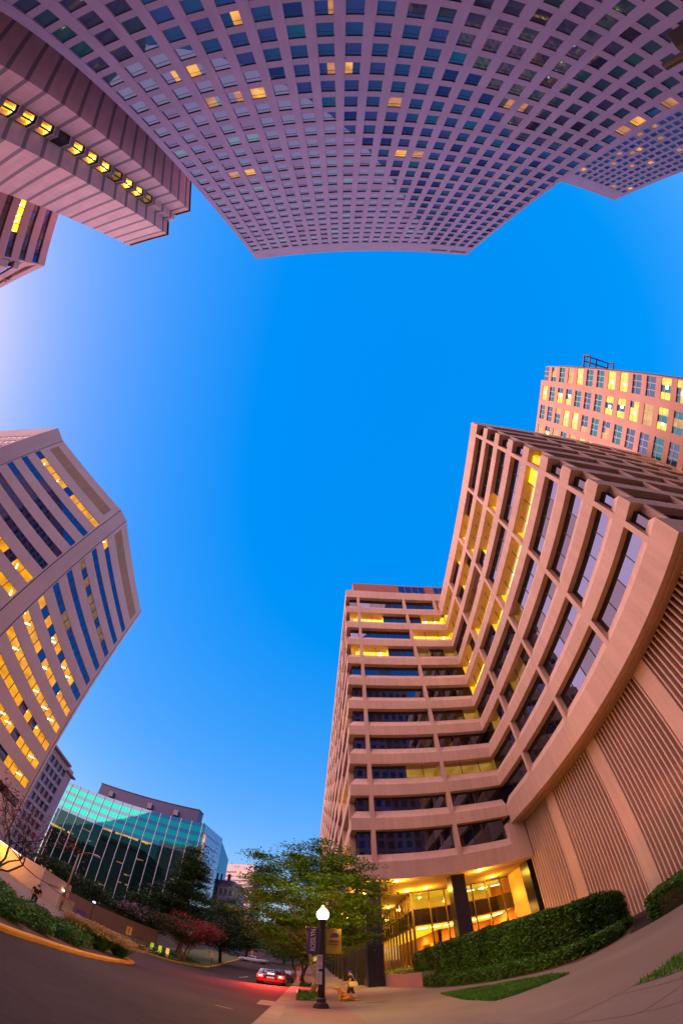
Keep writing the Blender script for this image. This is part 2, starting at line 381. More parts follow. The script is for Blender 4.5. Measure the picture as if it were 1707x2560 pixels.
# ------------------------------------------------------------------ plants
def leaf_mesh(name, P, size, mats, mi=None, parent=None, flat=.5, seed=1, kind=None, aspect=.7):
    """P: n x 3 leaf centres -> n small bent leaves"""
    g = np.random.default_rng(seed); P = np.asarray(P, float); n = len(P)
    a = g.normal(size=(n, 3)); a[:, 2] *= (1 - flat); a /= np.linalg.norm(a, axis=1)[:, None] + 1e-9
    b = g.normal(size=(n, 3)); b -= (b * a).sum(1)[:, None] * a; b /= np.linalg.norm(b, axis=1)[:, None] + 1e-9
    s = size * g.uniform(.6, 1.35, n)[:, None]
    off = np.zeros(3)
    if parent is not None:
        q = parent
        while q is not None: off += np.array(q.location); q = q.parent
    C = P - off
    V = np.stack([C - a * s, C + b * s * aspect * .5, C + a * s, C - b * s * aspect * .5], 1).reshape(-1, 3)
    me = bpy.data.meshes.new(name); me.vertices.add(4 * n); me.vertices.foreach_set('co', V.ravel())
    me.loops.add(4 * n); me.loops.foreach_set('vertex_index', np.arange(4 * n)); me.polygons.add(n)
    me.polygons.foreach_set('loop_start', np.arange(n) * 4); me.polygons.foreach_set('loop_total', np.full(n, 4))
    for m in mats: me.materials.append(m)
    if mi is not None: me.polygons.foreach_set('material_index', np.asarray(mi, int))
    me.update(); me.validate()
    o = bpy.data.objects.new(name, me); COL.objects.link(o)
    if parent is not None: o.parent = parent
    if kind: o['kind'] = kind
    return o
M_bark = stone('bark', (0.085, 0.055, 0.035), var=.3, sc=3, bump=1)
M_barkp = stone('pale_bark', (0.22, 0.14, 0.075), var=.3, sc=3, bump=1)
L_maple = leafy('maple_leaf', (0.075, 0.150, 0.008), .55, .35)
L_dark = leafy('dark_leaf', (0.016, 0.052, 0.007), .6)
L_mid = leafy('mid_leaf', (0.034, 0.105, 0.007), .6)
L_hedge = leafy('hedge_leaf', (0.040, 0.125, 0.009), .65, .15)
L_red = leafy('crape_leaf', (0.055, 0.045, 0.010), .5)
L_pink = leafy('crape_flower', (0.42, 0.028, 0.055), .35)
L_violet = leafy('violet_flower', (0.36, 0.20, 0.36), .4)
L_rust = leafy('rust_leaf', (0.16, 0.035, 0.03), .4)
L_straw = leafy('straw_plume', (0.40, 0.27, 0.10), .3)
L_blade = leafy('grass_blade', (0.050, 0.165, 0.014), .5)
L_shrub = leafy('shrub_leaf', (0.032, 0.105, 0.015), .6)

def tree(name, label, x, y, h, rx, zc0, zc1, n, size, mats, seed, trunk=.16, bark=None, shape='round', flow=None, group=None, layers=.35, stems=1, ry=None, cat='tree', clusters=70, csz=.32):
    g = np.random.default_rng(seed); z0 = ground_z(x, y); ry = ry or rx
    t = empty(name, (x, y, z0), label, cat, group)
    zm, rz = (zc0 + zc1) / 2, (zc1 - zc0) / 2
    # cluster centres, most of them near the outline of the crown
    u = g.normal(size=(clusters, 3)); u /= np.linalg.norm(u, axis=1)[:, None]
    r = g.uniform(.25, 1, clusters) ** .45
    prof = np.ones(clusters)
    if shape == 'cone': prof = np.clip(1.15 - .55 * (u[:, 2] * r + 1), .25, 1.2)
    if shape == 'vase': prof = np.clip(.65 + .4 * (u[:, 2] * r), .3, 1.1)
    K = np.stack([x + u[:, 0] * r * rx * prof, y + u[:, 1] * r * ry * prof, z0 + zm + u[:, 2] * r * rz], 1)
    K += g.normal(size=K.shape) * np.array([rx, ry, rz]) * .07
    idx = g.integers(0, clusters, n); cs = csz * g.uniform(.55, 1.3, clusters)[:, None] * np.array([[rx, ry, rx * layers * 1.1]])
    P = K[idx] + g.normal(size=(n, 3)) * cs[idx] * .8
    mi = np.zeros(n, int)
    if flow is not None:
        sel = np.array([flow(k, x, y, z0) for k in K]); pr = sel[idx] * g.uniform(0, 1, n)
        mi = (pr > .5).astype(int)
    m = MB(); zb = z0 + zc0
    # stems and limbs
    def limb(p, q, r0, r1, k=3):
        p, q = Vector(p), Vector(q); last = p
        for i in range(1, k + 1):
            c = p.lerp(q, i / k) + Vector(g.normal(size=3) * .03 * (q - p).length * (1 if i < k else 0))
            m.tube(last, c, r0 + (r1 - r0) * (i - 1) / k, r0 + (r1 - r0) * i / k, 7, cap=False); last = c
    tops = []
    for s in range(stems):
        a = 2 * math.pi * s / stems + g.uniform(0, 1); sp = 0 if stems == 1 else .12 * (zc0 + 1)
        top = (x + sp * math.cos(a) * 2.2, y + sp * math.sin(a) * 2.2, z0 + zc0 + (rz * .9 if stems == 1 else rz * .3))
        limb((x + (0 if stems == 1 else .12 * math.cos(a)), y + (0 if stems == 1 else .12 * math.sin(a)), z0 - .15), top, trunk, trunk * .35, 5); tops.append(top)
    for i in g.choice(clusters, min(clusters, 34), replace=False):
        s = tops[i % len(tops)]; f = g.uniform(.45, .95); b = (x + (s[0] - x) * f, y + (s[1] - y) * f, z0 + (s[2] - z0) * f)
        if K[i][2] < b[2]: b = (b[0], b[1], max(z0 + zc0 * .75, K[i][2] - rx * .25))
        limb(b, K[i], trunk * .30, trunk * .05, 3)
    m.build('trunk', bark or M_bark, t, smooth=True, fix=False)
    leaf_mesh('crown', P, size, mats, mi, t, .45, seed)
    return t

def plant_trees():
    tree('street_tree', 'young maple with pale trunk in the nearest tree pit, leaves lit by the lamp', .28, 20.9, 9.8, 3.3, 2.5, 9.3, 50000, .085, [L_maple, L_mid], 11, .11, M_barkp, flow=lambda k, x, y, z: .9 if k[2] > z + 6.2 else 0, layers=.20, clusters=220, csz=.165)  # darker leaves only high up; the lamp's brightening is put into leaf colour
    tree('street_tree', 'second maple along the kerb, behind the young maple at the lamp post', .15, 36.0, 9.5, 3.4, 2.7, 9.4, 16000, .12, [L_maple, L_mid], 12, .15, M_bark, layers=.25, clusters=100, csz=.26, flow=lambda k, x, y, z: .7)
    tree('street_tree', 'third kerbside maple, over the parked cars', -.3, 52, 10, 3.6, 2.8, 10.2, 11000, .16, [L_mid, L_maple], 13, .17, layers=.3, flow=lambda k, x, y, z: .6)
    tree('street_tree', 'farthest kerbside maple before the white slab', -1.4, 70, 11, 4.2, 2.6, 11.5, 9000, .2, [L_mid, L_maple], 14, .2, flow=lambda k, x, y, z: .55)
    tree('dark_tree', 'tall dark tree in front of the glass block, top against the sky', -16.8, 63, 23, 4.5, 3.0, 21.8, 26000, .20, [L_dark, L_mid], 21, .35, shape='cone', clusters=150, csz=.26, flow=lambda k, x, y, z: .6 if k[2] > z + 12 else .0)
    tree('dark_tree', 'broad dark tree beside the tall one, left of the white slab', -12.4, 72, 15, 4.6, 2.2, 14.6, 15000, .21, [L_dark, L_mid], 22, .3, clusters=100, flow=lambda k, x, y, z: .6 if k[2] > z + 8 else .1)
    tree('dark_tree', 'dark tree at the far bend of the road behind the white pickup', -13.5, 112, 13, 5.0, 1.6, 13.0, 6000, .38, [L_dark, L_mid], 23, .3, flow=lambda k, x, y, z: .5)
    tree('dark_tree', 'low dark tree filling the gap over the parked cars at the end of the street', -4.4, 104, 12, 4.6, 1.8, 11.0, 6000, .36, [L_mid, L_dark], 24, .3, flow=lambda k, x, y, z: .5)
    tree('dark_tree', 'small dark tree left of the tall one, before the glass block', -21.6, 62.5, 10, 3.4, 1.5, 10.5, 6000, .26, [L_dark, L_mid], 25, .25, flow=lambda k, x, y, z: .3)
    tree('crape_myrtle', 'crape myrtle with crimson flowers on the verge by the road', -11.9, 47.2, 7, 4.1, 2.6, 6.6, 16000, .105, [L_red, L_pink], 31, .10, M_barkp, shape='vase', stems=5, layers=.30, clusters=110, csz=.2,
         flow=lambda k, x, y, z: .9 if (k[0] > x + .2 and k[2] > z + 3.6) or k[2] > z + 5.9 else .1, group='crape myrtles')
    tree('crape_myrtle', 'dark crape myrtle on the left above the brown retaining wall', -26.6, 53.0, 6, 3.6, 1.6, 5.9, 5000, .18, [L_dark, L_violet], 32, .12, shape='vase', stems=3, flow=lambda k, x, y, z: .5 if k[2] > z + 5 else .0, group='crape myrtles')
    tree('crape_myrtle', 'crape myrtle with violet flowers above the retaining wall', -22.6, 56.6, 6, 3.8, 1.6, 5.9, 6500, .18, [L_dark, L_violet], 33, .12, shape='vase', stems=3, clusters=80, csz=.22, flow=lambda k, x, y, z: .85 if k[0] > x - .5 and k[2] > z + 3.5 else .1, group='crape myrtles')
    tree('dark_tree', 'dark bushy tree beside the white wall on the left', -28.5, 47, 5, 3.2, 1.0, 6.4, 5000, .2, [L_dark], 34, .15)
    # nearly bare small tree on the near island
    g = np.random.default_rng(5); x, y = -7.15, 9.0
    t = empty('bare_tree', (x, y, 0), 'small nearly bare tree with rust leaves on the near island at the left edge', 'tree')
    m = MB(); tips = []
    def grow(p, d, l, r, dep):
        q = p + d * l; mid = p.lerp(q, .5) + Vector(g.normal(size=3)) * l * .06
        m.tube(p, mid, r, r * .85, 6, cap=False); m.tube(mid, q, r * .85, r * .65, 6, cap=False)
        if dep == 0: tips.append(q); return
        for i in range(3 if dep > 1 else 2):
            nd = (d + Vector((g.normal() * .62, g.normal() * .62, g.normal() * .35 + .05))).normalized(); grow(q, nd, l * g.uniform(.6, .85), r * .6, dep - 1)
    grow(Vector((x, y, 0)), Vector((.05, .02, 1)), 1.35, .055, 4)
    m.build('trunk', M_bark, t, fix=False)
    T = np.array([tuple(q) for q in tips]); P = T[g.integers(0, len(T), 900)] + g.normal(size=(900, 3)) * .16
    P = P[P[:, 2] > 2.4]
    leaf_mesh('crown', P, .05, [L_rust], None, t, .3, 6)
    # trees far behind on the left of the road
def hedge(name, label, line, width, seed, n, size, mats, cat='hedge', rough=.12):
    """clipped hedge: leaves on and just under the surface of a bent box; line: (x, y, top)"""
    g = np.random.default_rng(seed); c = line[len(line) // 2]
    t = empty(name, (c[0], c[1], 0), label, cat)
    seg = [math.hypot(b[0] - a[0], b[1] - a[1]) for a, b in zip(line, line[1:])]; tot = sum(seg); cum = np.cumsum([0] + seg)
    def at(s):
        i = min(np.searchsorted(cum, s, 'right') - 1, len(seg) - 1); f = (s - cum[i]) / seg[i]; a, b = line[i], line[i + 1]
        dx, dy = (b[0] - a[0]) / seg[i], (b[1] - a[1]) / seg[i]
        n0, n1 = VN[i], VN[i + 1]; nx_, ny_ = n0[0] + (n1[0] - n0[0]) * f, n0[1] + (n1[1] - n0[1]) * f
        return a[0] + (b[0] - a[0]) * f, a[1] + (b[1] - a[1]) * f, a[2] + (b[2] - a[2]) * f, nx_, ny_
    SN = [((b[1] - a[1]) / d, -(b[0] - a[0]) / d) for a, b, d in zip(line, line[1:], seg)]
    VN = [SN[0]] + [((p[0] + q[0]) / 2, (p[1] + q[1]) / 2) for p, q in zip(SN, SN[1:])] + [SN[-1]]
    P = np.empty((n, 3)); S_ = g.uniform(0, tot, n); k = g.uniform(0, 1, n)
    for i in range(n):
        x, y, h, nx_, ny_ = at(S_[i]); hw = width / 2
        bump = 1 + .10 * math.sin(S_[i] * 2.1 + seed) + .06 * math.sin(S_[i] * 5.3)
        d = abs(g.normal()) * rough
        if k[i] < .45: w, z = hw * bump - d, g.uniform(.05, h)
        elif k[i] < .55: w, z = -hw * bump + d, g.uniform(.05, h)
        else: w, z = g.uniform(-hw, hw), h * (1 + .02 * math.sin(S_[i] * 3.7)) - d
        if k[i] > .93: S0 = 0 if g.uniform() < .5 else tot - 1e-3; x, y, h, nx_, ny_ = at(S0); w, z = g.uniform(-hw, hw), g.uniform(.05, h)
        edge = max(0, z - (h - .35)) / .35; w *= 1 - .22 * edge * edge
        P[i] = (x + nx_ * w, y + ny_ * w, z + ground_z(x, y) + g.normal() * .04)
    leaf_mesh('foliage', P, size, mats, (g.uniform(size=n) > .8).astype(int) if len(mats) > 1 else None, t, .2, seed)
    m = MB()
    pts = [(a[0], a[1]) for a in line]
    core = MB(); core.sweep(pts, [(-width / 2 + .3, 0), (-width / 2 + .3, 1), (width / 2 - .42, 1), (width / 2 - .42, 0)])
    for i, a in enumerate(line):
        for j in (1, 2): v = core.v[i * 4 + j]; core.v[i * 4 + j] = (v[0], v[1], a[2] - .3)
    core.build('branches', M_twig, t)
    return t
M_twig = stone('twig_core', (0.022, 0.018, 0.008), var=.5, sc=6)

def plant_hedges():
    hedge('hedge', 'tall clipped green hedge in front of the lit lobby', [(7.2, 28.2, 2.85), (7.6, 24, 3.15), (8.2, 19.5, 3.15), (8.75, 16.6, 2.95), (9.05, 15.7, 2.8), (9.55, 15.15, 2.7), (10.2, 15.2, 2.62), (10.8, 15.7, 2.6), (14.6, 19.6, 2.45)], 1.7, 41, 62000, .085, [L_hedge, L_mid])
    hedge('hedge', 'low hedge along the pavement in front of the tall hedge', [(6.45, 24.3, .85), (6.5, 21.6, .85), (7.2, 17.2, .8), (7.75, 13.6, .75), (8.05, 12.9, .75), (8.6, 12.75, .72), (9.2, 13.1, .7), (12.2, 15.9, .6)], .95, 42, 15000, .07, [L_hedge, L_mid])
    hedge('hedge', 'hedge at the right edge beyond the driveway', [(10.6, 10.9, 1.15), (12.6, 12.6, 1.3), (14.8, 13.4, 1.3)][::-1], 1.8, 43, 9000, .08, [L_hedge, L_mid])
    # lawns: blades
    g = np.random.default_rng(3)
    def lawn(name, poly, n, hgt, seed):
        g = np.random.default_rng(seed); x0, x1 = min(p[0] for p in poly), max(p[0] for p in poly); y0, y1 = min(p[1] for p in poly), max(p[1] for p in poly)
        sheet('lawn_soil', poly, .004, M_lawn)
        P = []
        def inside(x, y):
            c = False
            for (ax, ay), (bx, by) in zip(poly, poly[1:] + poly[:1]):
                if (ay > y) != (by > y) and x < (bx - ax) * (y - ay) / (by - ay) + ax: c = not c
            return c
        while len(P) < n:
            x, y = g.uniform(x0, x1), g.uniform(y0, y1)
            if inside(x, y): P.append((x, y))
        P = np.array(P); n = len(P); a = g.uniform(0, 2 * math.pi, n); s = hgt * g.uniform(.5, 1.3, n); w = .012
        z = np.array([ground_z(x, y) for x, y in P]); dx, dy = np.cos(a) * w, np.sin(a) * w; lx, ly = g.normal(size=n) * s * .4, g.normal(size=n) * s * .4
        V = np.stack([np.stack([P[:, 0] - dx, P[:, 1] - dy, z], 1), np.stack([P[:, 0] + dx, P[:, 1] + dy, z], 1), np.stack([P[:, 0] + lx, P[:, 1] + ly, z + s], 1)], 1).reshape(-1, 3)
        me = bpy.data.meshes.new(name); me.vertices.add(3 * n); me.vertices.foreach_set('co', V.ravel()); me.loops.add(3 * n); me.loops.foreach_set('vertex_index', np.arange(3 * n))
        me.polygons.add(n); me.polygons.foreach_set('loop_start', np.arange(n) * 3); me.polygons.foreach_set('loop_total', np.full(n, 3)); me.materials.append(L_blade); me.update()
        o = bpy.data.objects.new(name, me); COL.objects.link(o); return o
    tag(lawn('lawn_grass', [(3.82, 9.6), (5.7, 9.7), (6.2, 11.5), (6.1, 14), (5.4, 16.2), (4.6, 16.4), (3.95, 12)], 16000, .10, 51), 'short green grass plot beside the pavement, before the low hedge', 'grass', kind='stuff')
    tag(lawn('lawn_grass', [(3.5, 4.64), (12, 4.62), (12, -3), (3.3, -3)], 30000, .09, 52), 'short green grass wedge at the lower right edge', 'grass', kind='stuff')
    # tree pits
    for (y0, y1), lab in (((17.3, 24.0), 'grass-filled tree pit around the pale maple trunk'), ((35.2, 38.2), 'grass-filled tree pit farther along the kerb')):
        t = empty('tree_pit', (.2, (y0 + y1) / 2, 0), lab, 'tree pit')
        m = MB(); m.box(-.2, .62, y0, y1, -.05, .03); m.build('soil', M_soil, t)
        g2 = np.random.default_rng(int(y0)); n = 2600
        P = np.stack([g2.uniform(-.2, .62, n), g2.uniform(y0, y1, n), np.abs(g2.normal(size=n)) * .10 + .05], 1)
        leaf_mesh('ground_cover', P, .06, [L_shrub, L_blade], (g2.uniform(size=n) > .6).astype(int), t, 0, 8, kind='stuff')
        r = MB()
        for z in (.25, .42):
            for a, b in (((-.2, y0), (.62, y0)), ((-.2, y1), (.62, y1)), ((-.2, y0), (-.2, y1)), ((.62, y0), (.62, y1))): r.tube((*a, z), (*b, z), .012, .012, 5)
        for x in (-.2, .62):
            for y in (y0, (y0 + y1) / 2, y1): r.tube((x, y, 0), (x, y, .42), .014, .014, 5)
        r.build('railing', M_dark, t, fix=False)
    # shrubs on the near island, each its own plant
    rs = random.Random(9); k = 0
    spots = [(-7.6, 6.2, .95), (-8.6, 7.6, 1.1), (-7.2, 7.6, .8), (-8.0, 9.0, 1.0), (-7.0, 9.6, .7), (-9.2, 9.6, 1.1), (-8.1, 10.8, .95), (-7.2, 11.4, .7), (-9.0, 12.0, .95), (-7.9, 12.9, .8), (-7.2, 13.6, .65), (-8.7, 13.9, .9), (-7.7, 15.0, .75), (-8.4, 15.8, .8)]
    labs = ['leafy shrub at the left end of the near island', 'tallest leafy shrub behind the bare tree', 'leafy shrub at the foot of the bare tree', 'dense shrub just right of the bare trunk', 'low shrub by the yellow kerb, right of the bare trunk', 'large shrub in front of the man in black', 'rounded shrub in the middle of the near island', 'low shrub at the yellow kerb, mid island', 'shrub at the back of the island under the leaning lamp post', 'shrub left of the white barrel', 'low shrub by the kerb, left of the feathery grass', 'shrub in front of the white barrel', 'shrub against the left side of the feathery grass', 'shrub in front of the tan barrel']
    for (x, y, h), lab in zip(spots, labs):
        t = empty('shrub', (x, y, 0), lab, 'shrub', 'shrubs on the near island'); g2 = np.random.default_rng(100 + k); k += 1; n = 1500
        u = g2.normal(size=(n, 3)); u /= np.linalg.norm(u, axis=1)[:, None]; r = g2.uniform(.3, 1, n)[:, None] ** .4
        P = u * r * np.array([[.75, .75, h * .55]]) + np.array([[x, y, h * .52]]) + g2.normal(size=(n, 3)) * .07
        P = P[P[:, 2] > .03]; leaf_mesh('foliage', P, .075, [L_shrub, L_hedge], (g2.uniform(size=len(P)) > .6).astype(int), t, .2, k)
        m = MB()
        for i in range(6): a = i * 1.05; m.tube((x, y, 0), (x + .4 * math.cos(a), y + .4 * math.sin(a), h * .75), .018, .006, 5, cap=False)
        m.build('stem', M_bark, t, fix=False)
    # feathery grasses at the tip of the island
    for i, (x, y, h) in enumerate([(-7.6, 17.2, 1.25), (-7.3, 18.5, 1.1), (-8.3, 16.7, 1.3)]):
        t = empty('ornamental_grass', (x, y, 0), ['feathery grass clump in the middle of the three at the island tip', 'feathery grass clump right at the tip of the near island', 'tallest feathery grass clump, next to the shrubs'][i], 'grass clump', 'feathery grass clumps at the island tip')
        g2 = np.random.default_rng(200 + i); bl, pl = MB(), []
        for j in range(800):
            a, s = g2.uniform(0, 6.283), abs(g2.normal()) * .42 + .05; hh = h * g2.uniform(.6, 1.05)
            p0 = Vector((x + .18 * math.cos(a), y + .18 * math.sin(a), 0)); p2 = p0 + Vector((math.cos(a) * s, math.sin(a) * s, hh)); p1 = p0.lerp(p2, .5) + Vector((0, 0, .12 * hh)); w = Vector((-math.sin(a), math.cos(a), 0)) * .010
            bl.quad([p0 - w, p0 + w, p1 + w, p1 - w]); bl.quad([p1 - w, p1 + w, p2])
            if j % 2 == 0:
                for q in range(9): pl.append(tuple(p2 + Vector((math.cos(a) * .02 * q, math.sin(a) * .02 * q, .02 * q - .0016 * q * q)) + Vector(g2.normal(size=3)) * .022))
        bl.build('blades', [L_blade], t, fix=False); leaf_mesh('plume', pl, .05, [L_straw], None, t, 0, 9)
    # planting on the verge
    for i, (x, y, lab) in enumerate([(-15.2, 40.2, 'low dark shrub bed at the left end of the far verge'), (-13.9, 43.5, 'low dark shrub bed under the crimson crape myrtle'), (-13.2, 52.5, 'low dark shrub bed right of the crimson crape myrtle')]):
        t = empty('low_shrub', (x, y, ground_z(x, y)), lab, 'shrub', 'low shrub beds on the verge'); g2 = np.random.default_rng(300 + i); n = 2200
        P = np.stack([x + g2.normal(size=n) * 1.0, y + g2.normal(size=n) * 1.4, np.abs(g2.normal(size=n)) * .32 + .05], 1); P[:, 2] += [ground_z(a, b) for a, b in P[:, :2]]
        leaf_mesh('foliage', P, .10, [L_dark, L_shrub], (g2.uniform(size=n) > .7).astype(int), t, .2, i)
# ------------------------------------------------------------------ shared building materials
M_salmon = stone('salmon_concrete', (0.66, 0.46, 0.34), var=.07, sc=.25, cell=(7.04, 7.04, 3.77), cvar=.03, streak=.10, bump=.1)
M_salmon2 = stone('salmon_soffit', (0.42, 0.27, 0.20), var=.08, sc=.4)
M_granite = stone('black_granite', (0.022, 0.020, 0.028), rough=.32, var=.3, sc=1.2, spec=.5)
M_plaster = stone('arcade_plaster', (0.50, 0.36, 0.16), var=.05, sc=.5)
M_brick = stone('penthouse_brick', (0.36, 0.13, 0.09), var=.08, sc=.6)
M_groove = stone('fin_groove', (0.10, 0.062, 0.05), var=.15)
M_blind = stone('tan_block', (0.42, 0.32, 0.19), var=.12, cell=(.5, .55, .5), cvar=.12)
M_dark = plain('dark_metal', (0.018, 0.016, 0.016), .4, 0.0)
M_frame = plain('bronze_frame', (0.05, 0.035, 0.025), .4, .3)
G_bronze = mirror_glass('bronze_glass', (0.010, 0.008, 0.010), (0.34, 0.40, 0.62), lo=.26, hi=.9, wav=.05)
G_bronze2 = mirror_glass('bronze_glass_dull', (0.022, 0.017, 0.014), (0.34, 0.34, 0.44), lo=.18, hi=.85, wav=.05)
G_clear = clear_glass('lit_glass', .03)
E_wall = glow('lit_room_wall', (1.0, 0.55, 0.012), 1.5, .4, .5)  # room light is put into walls and ceilings as their own glow
E_ceil = glow('lit_room_ceiling', (1.0, 0.66, 0.03), 2.0, .3, .5)
E_tube = glow('ceiling_tube', (1.0, 0.90, 0.55), 9.0)
E_dim = glow('dim_room_wall', (0.85, 0.45, 0.06), 0.22, .5, .6)
E_dimc = glow('dim_room_ceiling', (0.9, 0.5, 0.08), 0.30, .4, .6)
M_room = stone('room_dark', (0.12, 0.08, 0.05))
WIN_MATS = [G_bronze, G_bronze2, M_frame, G_clear, E_wall, E_ceil, E_tube, E_dim, E_dimc, M_room]

def ribbon(F, u0, u1, w, z0, z1, n, lit=(), dim=False, mull=0.05, depth=2.6, alt=.3, tubes=1.0, tube_v=True, hd=.12, fl=-.5):
    """one window: n panes side by side, thin mullions; lit panes show a room whose walls and ceiling glow, with lamps"""
    mb = MB(); du = (u1 - u0) / n
    for i in range(n):
        a, b = u0 + i * du, u0 + (i + 1) * du
        if i in lit: mb.fquad(F, a, b, w, z0, z1, 3)
        else: mb.fquad(F, a, b, w, z0, z1, 1 if rnd.random() < alt else 0)
    for i in range(1, n):
        a = u0 + i * du; mb.fbox(F, a - mull / 2, a + mull / 2, w - .03, w + .04, z0, z1, 2)
    runs, cur = [], []
    for i in sorted(lit):
        if cur and i == cur[-1] + 1: cur.append(i)
        else:
            if cur: runs.append(cur)
            cur = [i]
    if cur: runs.append(cur)
    wm, cm = (7, 8) if dim else (4, 5)
    for r in runs:
        a, b = u0 + r[0] * du + .01, u0 + (r[-1] + 1) * du - .01
        wi, wo = w - depth, w - .06; zc = z1 + hd
        p = [F(a, wi), F(b, wi), F(b, wo), F(a, wo)]
        Q = lambda i, j, za, zb, m: mb.quad([(p[i][0], p[i][1], za), (p[j][0], p[j][1], za), (p[j][0], p[j][1], zb), (p[i][0], p[i][1], zb)], m)
        Q(0, 1, z0 + fl, zc, wm); Q(1, 2, z0 + fl, zc, wm); Q(3, 0, z0 + fl, zc, wm)
        mb.quad([(*p[0], zc), (*p[1], zc), (*p[2], zc), (*p[3], zc)], cm)
        mb.quad([(*p[0], z0 + fl), (*p[1], z0 + fl), (*p[2], z0 + fl), (*p[3], z0 + fl)], 9)
        if not dim:
            for i in r:
                if rnd.random() < tubes:
                    c = u0 + (i + rnd.uniform(.25, .75)) * du; v = rnd.uniform(.5, .9)
                    if tube_v: mb.fbox(F, c - .09, c + .09, w - v - 1.1, w - v, zc - .10, zc - .04, 6)
                    else: mb.fbox(F, c - .45, c + .45, w - v - .3, w - v, zc - .10, zc - .04, 6)
    ca = F((u0 + u1) / 2, w); o = F(0, 0); q = F(0, 1)
    return mb, (ca[0], ca[1], (z0 + z1) / 2), (q[0] - o[0], q[1] - o[1], 0), (u1 - u0) * (z1 - z0)

# ------------------------------------------------------------------ A: salmon concrete office building with two wings
def salmon_building():
    t = empty('office_building', (17.5, 32.6, 0), 'salmon concrete office building with deep window grid, black arcade columns and lit lobby', 'building')
    XS, YF, XB, YS = 3.36, 32.6, 17.5, 4.6
    YN, XE = 125.0, 74.0
    ZK = [15.7 + 3.77 * k for k in range(10)]
    full = [(XS, YN), (XS, YF), (XB, YF), (XB, YS), (XE, YS)]
    wing = full[:3]; big = full[2:]
    def prof(zb, hf=1.27, hw=2.25, d=.52, din=1.25): return [(0, zb), (0, zb + hf), (-d, zb + hw), (-din, zb + hw), (-din, zb)]
    # spandrels: one per storey and wing
    for k, z in enumerate(ZK):
        if k == 0:
            m = MB(); m.sweep(wing + [(XB, YF)][:0], prof(z)); m.build('spandrel', M_salmon, t)
            m = MB(); m.sweep([(XB, YF)] + big[1:], [(0, 14.8), (0, 16.95), (-.52, 17.9), (-1.25, 17.9), (-1.25, 14.8)]); m.build('spandrel', M_salmon, t)
        elif k == 9:
            m = MB(); m.sweep(wing, prof(z)); m.build('spandrel', M_salmon, t)
            m = MB(); m.sweep(big, [(0, z), (0, 52.1), (-.6, 52.1), (-1.25, 51.4), (-1.25, z)]); m.build('parapet', M_salmon, t)
        else:
            m = MB(); m.sweep(full, prof(z)); m.build('spandrel', M_salmon, t)
    m = MB(); m.sweep(wing[:2] + [(18.72, YF)], [(0, 10.57), (0, 12.37), (-.52, 13.3), (-1.25, 13.3), (-1.25, 10.57)]); m.build('spandrel', M_salmon, t)
    m = MB(); m.sweep([(XS, YN), (XS, YF), (XB + 14, YF)], [(0, 53.7), (0, 55.7), (-.6, 55.7), (-1.25, 55.0), (-1.25, 53.7)]); m.build('parapet', M_salmon, t)
    # piers
    def pier(x0, x1, y0, y1, z0, z1): m = MB(); m.box(x0, x1, y0, y1, z0, z1); m.build('pier', M_salmon, t)
    for x in (5.0, 12.03): pier(x, x + .36, YF - .004, YF + .56, 12.3, 53.72)
    pier(XB - .6, XB - .25, YF - .004, YF + .56, 50.8, 53.72)
    pby = [5.80 + 7.04 * i for i in range(4)]
    for y in pby: pier(XB - .004, XB + .56, y, y + .36, 16.9, 49.64)
    pst = [YF + 1.55 + 7.04 * i for i in range(13)]
    for y in pst: pier(XS - .004, XS + .56, y, y + .36, 12.3, 53.72)
    pso = [XB + 1.2 + 7.04 * i for i in range(8)]
    for x in pso: pier(x, x + .36, YS - .004, YS + .56, 16.9, 49.64)
    m = MB(); m.box(XB - .55, 18.7, YF + .006, YF + .7, 12.2, 14.82); m.build('end_wall', M_salmon, t)
    # windows
    items = []
    FF = frame((XS, YF), (1, 0)); FB = frame((XB, YF), (0, -1)); FS = frame((XS, YN), (0, -1)); FE = frame((XB, YS), (1, 0))
    Zw = [(13.3, 15.72)] + [(ZK[k] + 2.25, (ZK[k + 1] if k < 9 else 53.7) + .02) for k in range(10)]
    Wb = -.52
    litF = {(9, 0): {0}, (9, 1): {0, 1}, (9, 2): {1, 2}, (8, 2): {0, 1, 2}, (7, 0): {0}, (7, 1): {0, 1}}
    dimF = {(9, 1): {2, 3}, (7, 2): {0, 2}, (2, 2): {0, 1, 2}, (2, 1): {2, 3}, (4, 2): {2}}
    bays = [(.52, 1.64, 1), (2.0, 8.67, 4), (9.03, XB - XS + .52, 3)]
    for j, (z0, z1) in enumerate(Zw):
        for bi, (a, b, n) in enumerate(bays):
            if j in (0, 10) and bi == 2: b = XB - XS - .57
            l, dm = litF.get((j, bi), set()), dimF.get((j, bi), set())
            if dm and not l: items.append(ribbon(FF, a, b, Wb, z0, z1, n, dm, True))
            else: items.append(ribbon(FF, a, b, Wb, z0, z1, n, l, tubes=.5))
    # bays of the long wing, counted from the inner corner
    litB = {(9, 0): {0, 1, 2}, (8, 0): {0, 1, 2}, (9, 1): {2, 3}, (8, 1): {0, 1}, (6, 0): {0, 1}, (5, 0): {0, 1, 2}, (6, 1): {0, 1, 2, 3}, (5, 1): {2, 3},
            (9, 2): {0, 1}, (8, 2): {0, 1, 2, 3}, (7, 2): {1, 2, 3}, (5, 2): {0, 1, 2, 3}, (8, 1): {1, 2}, (7, 3): {0}, (5, 3): {0, 1, 2, 3}, (5, 4): {0}}
    dimB = {(7, 1): {0, 1, 2, 3}, (3, 1): {1, 2}, (4, 2): {0}, (3, 0): {1}}
    edges = [-.8] + [YF - y - .36 for y in reversed(pby)]
    ends = [YF - y - .36 for y in reversed(pby)] + [YF - YS - .52]
    st = [-.0] + [YF - y for y in reversed(pby)]
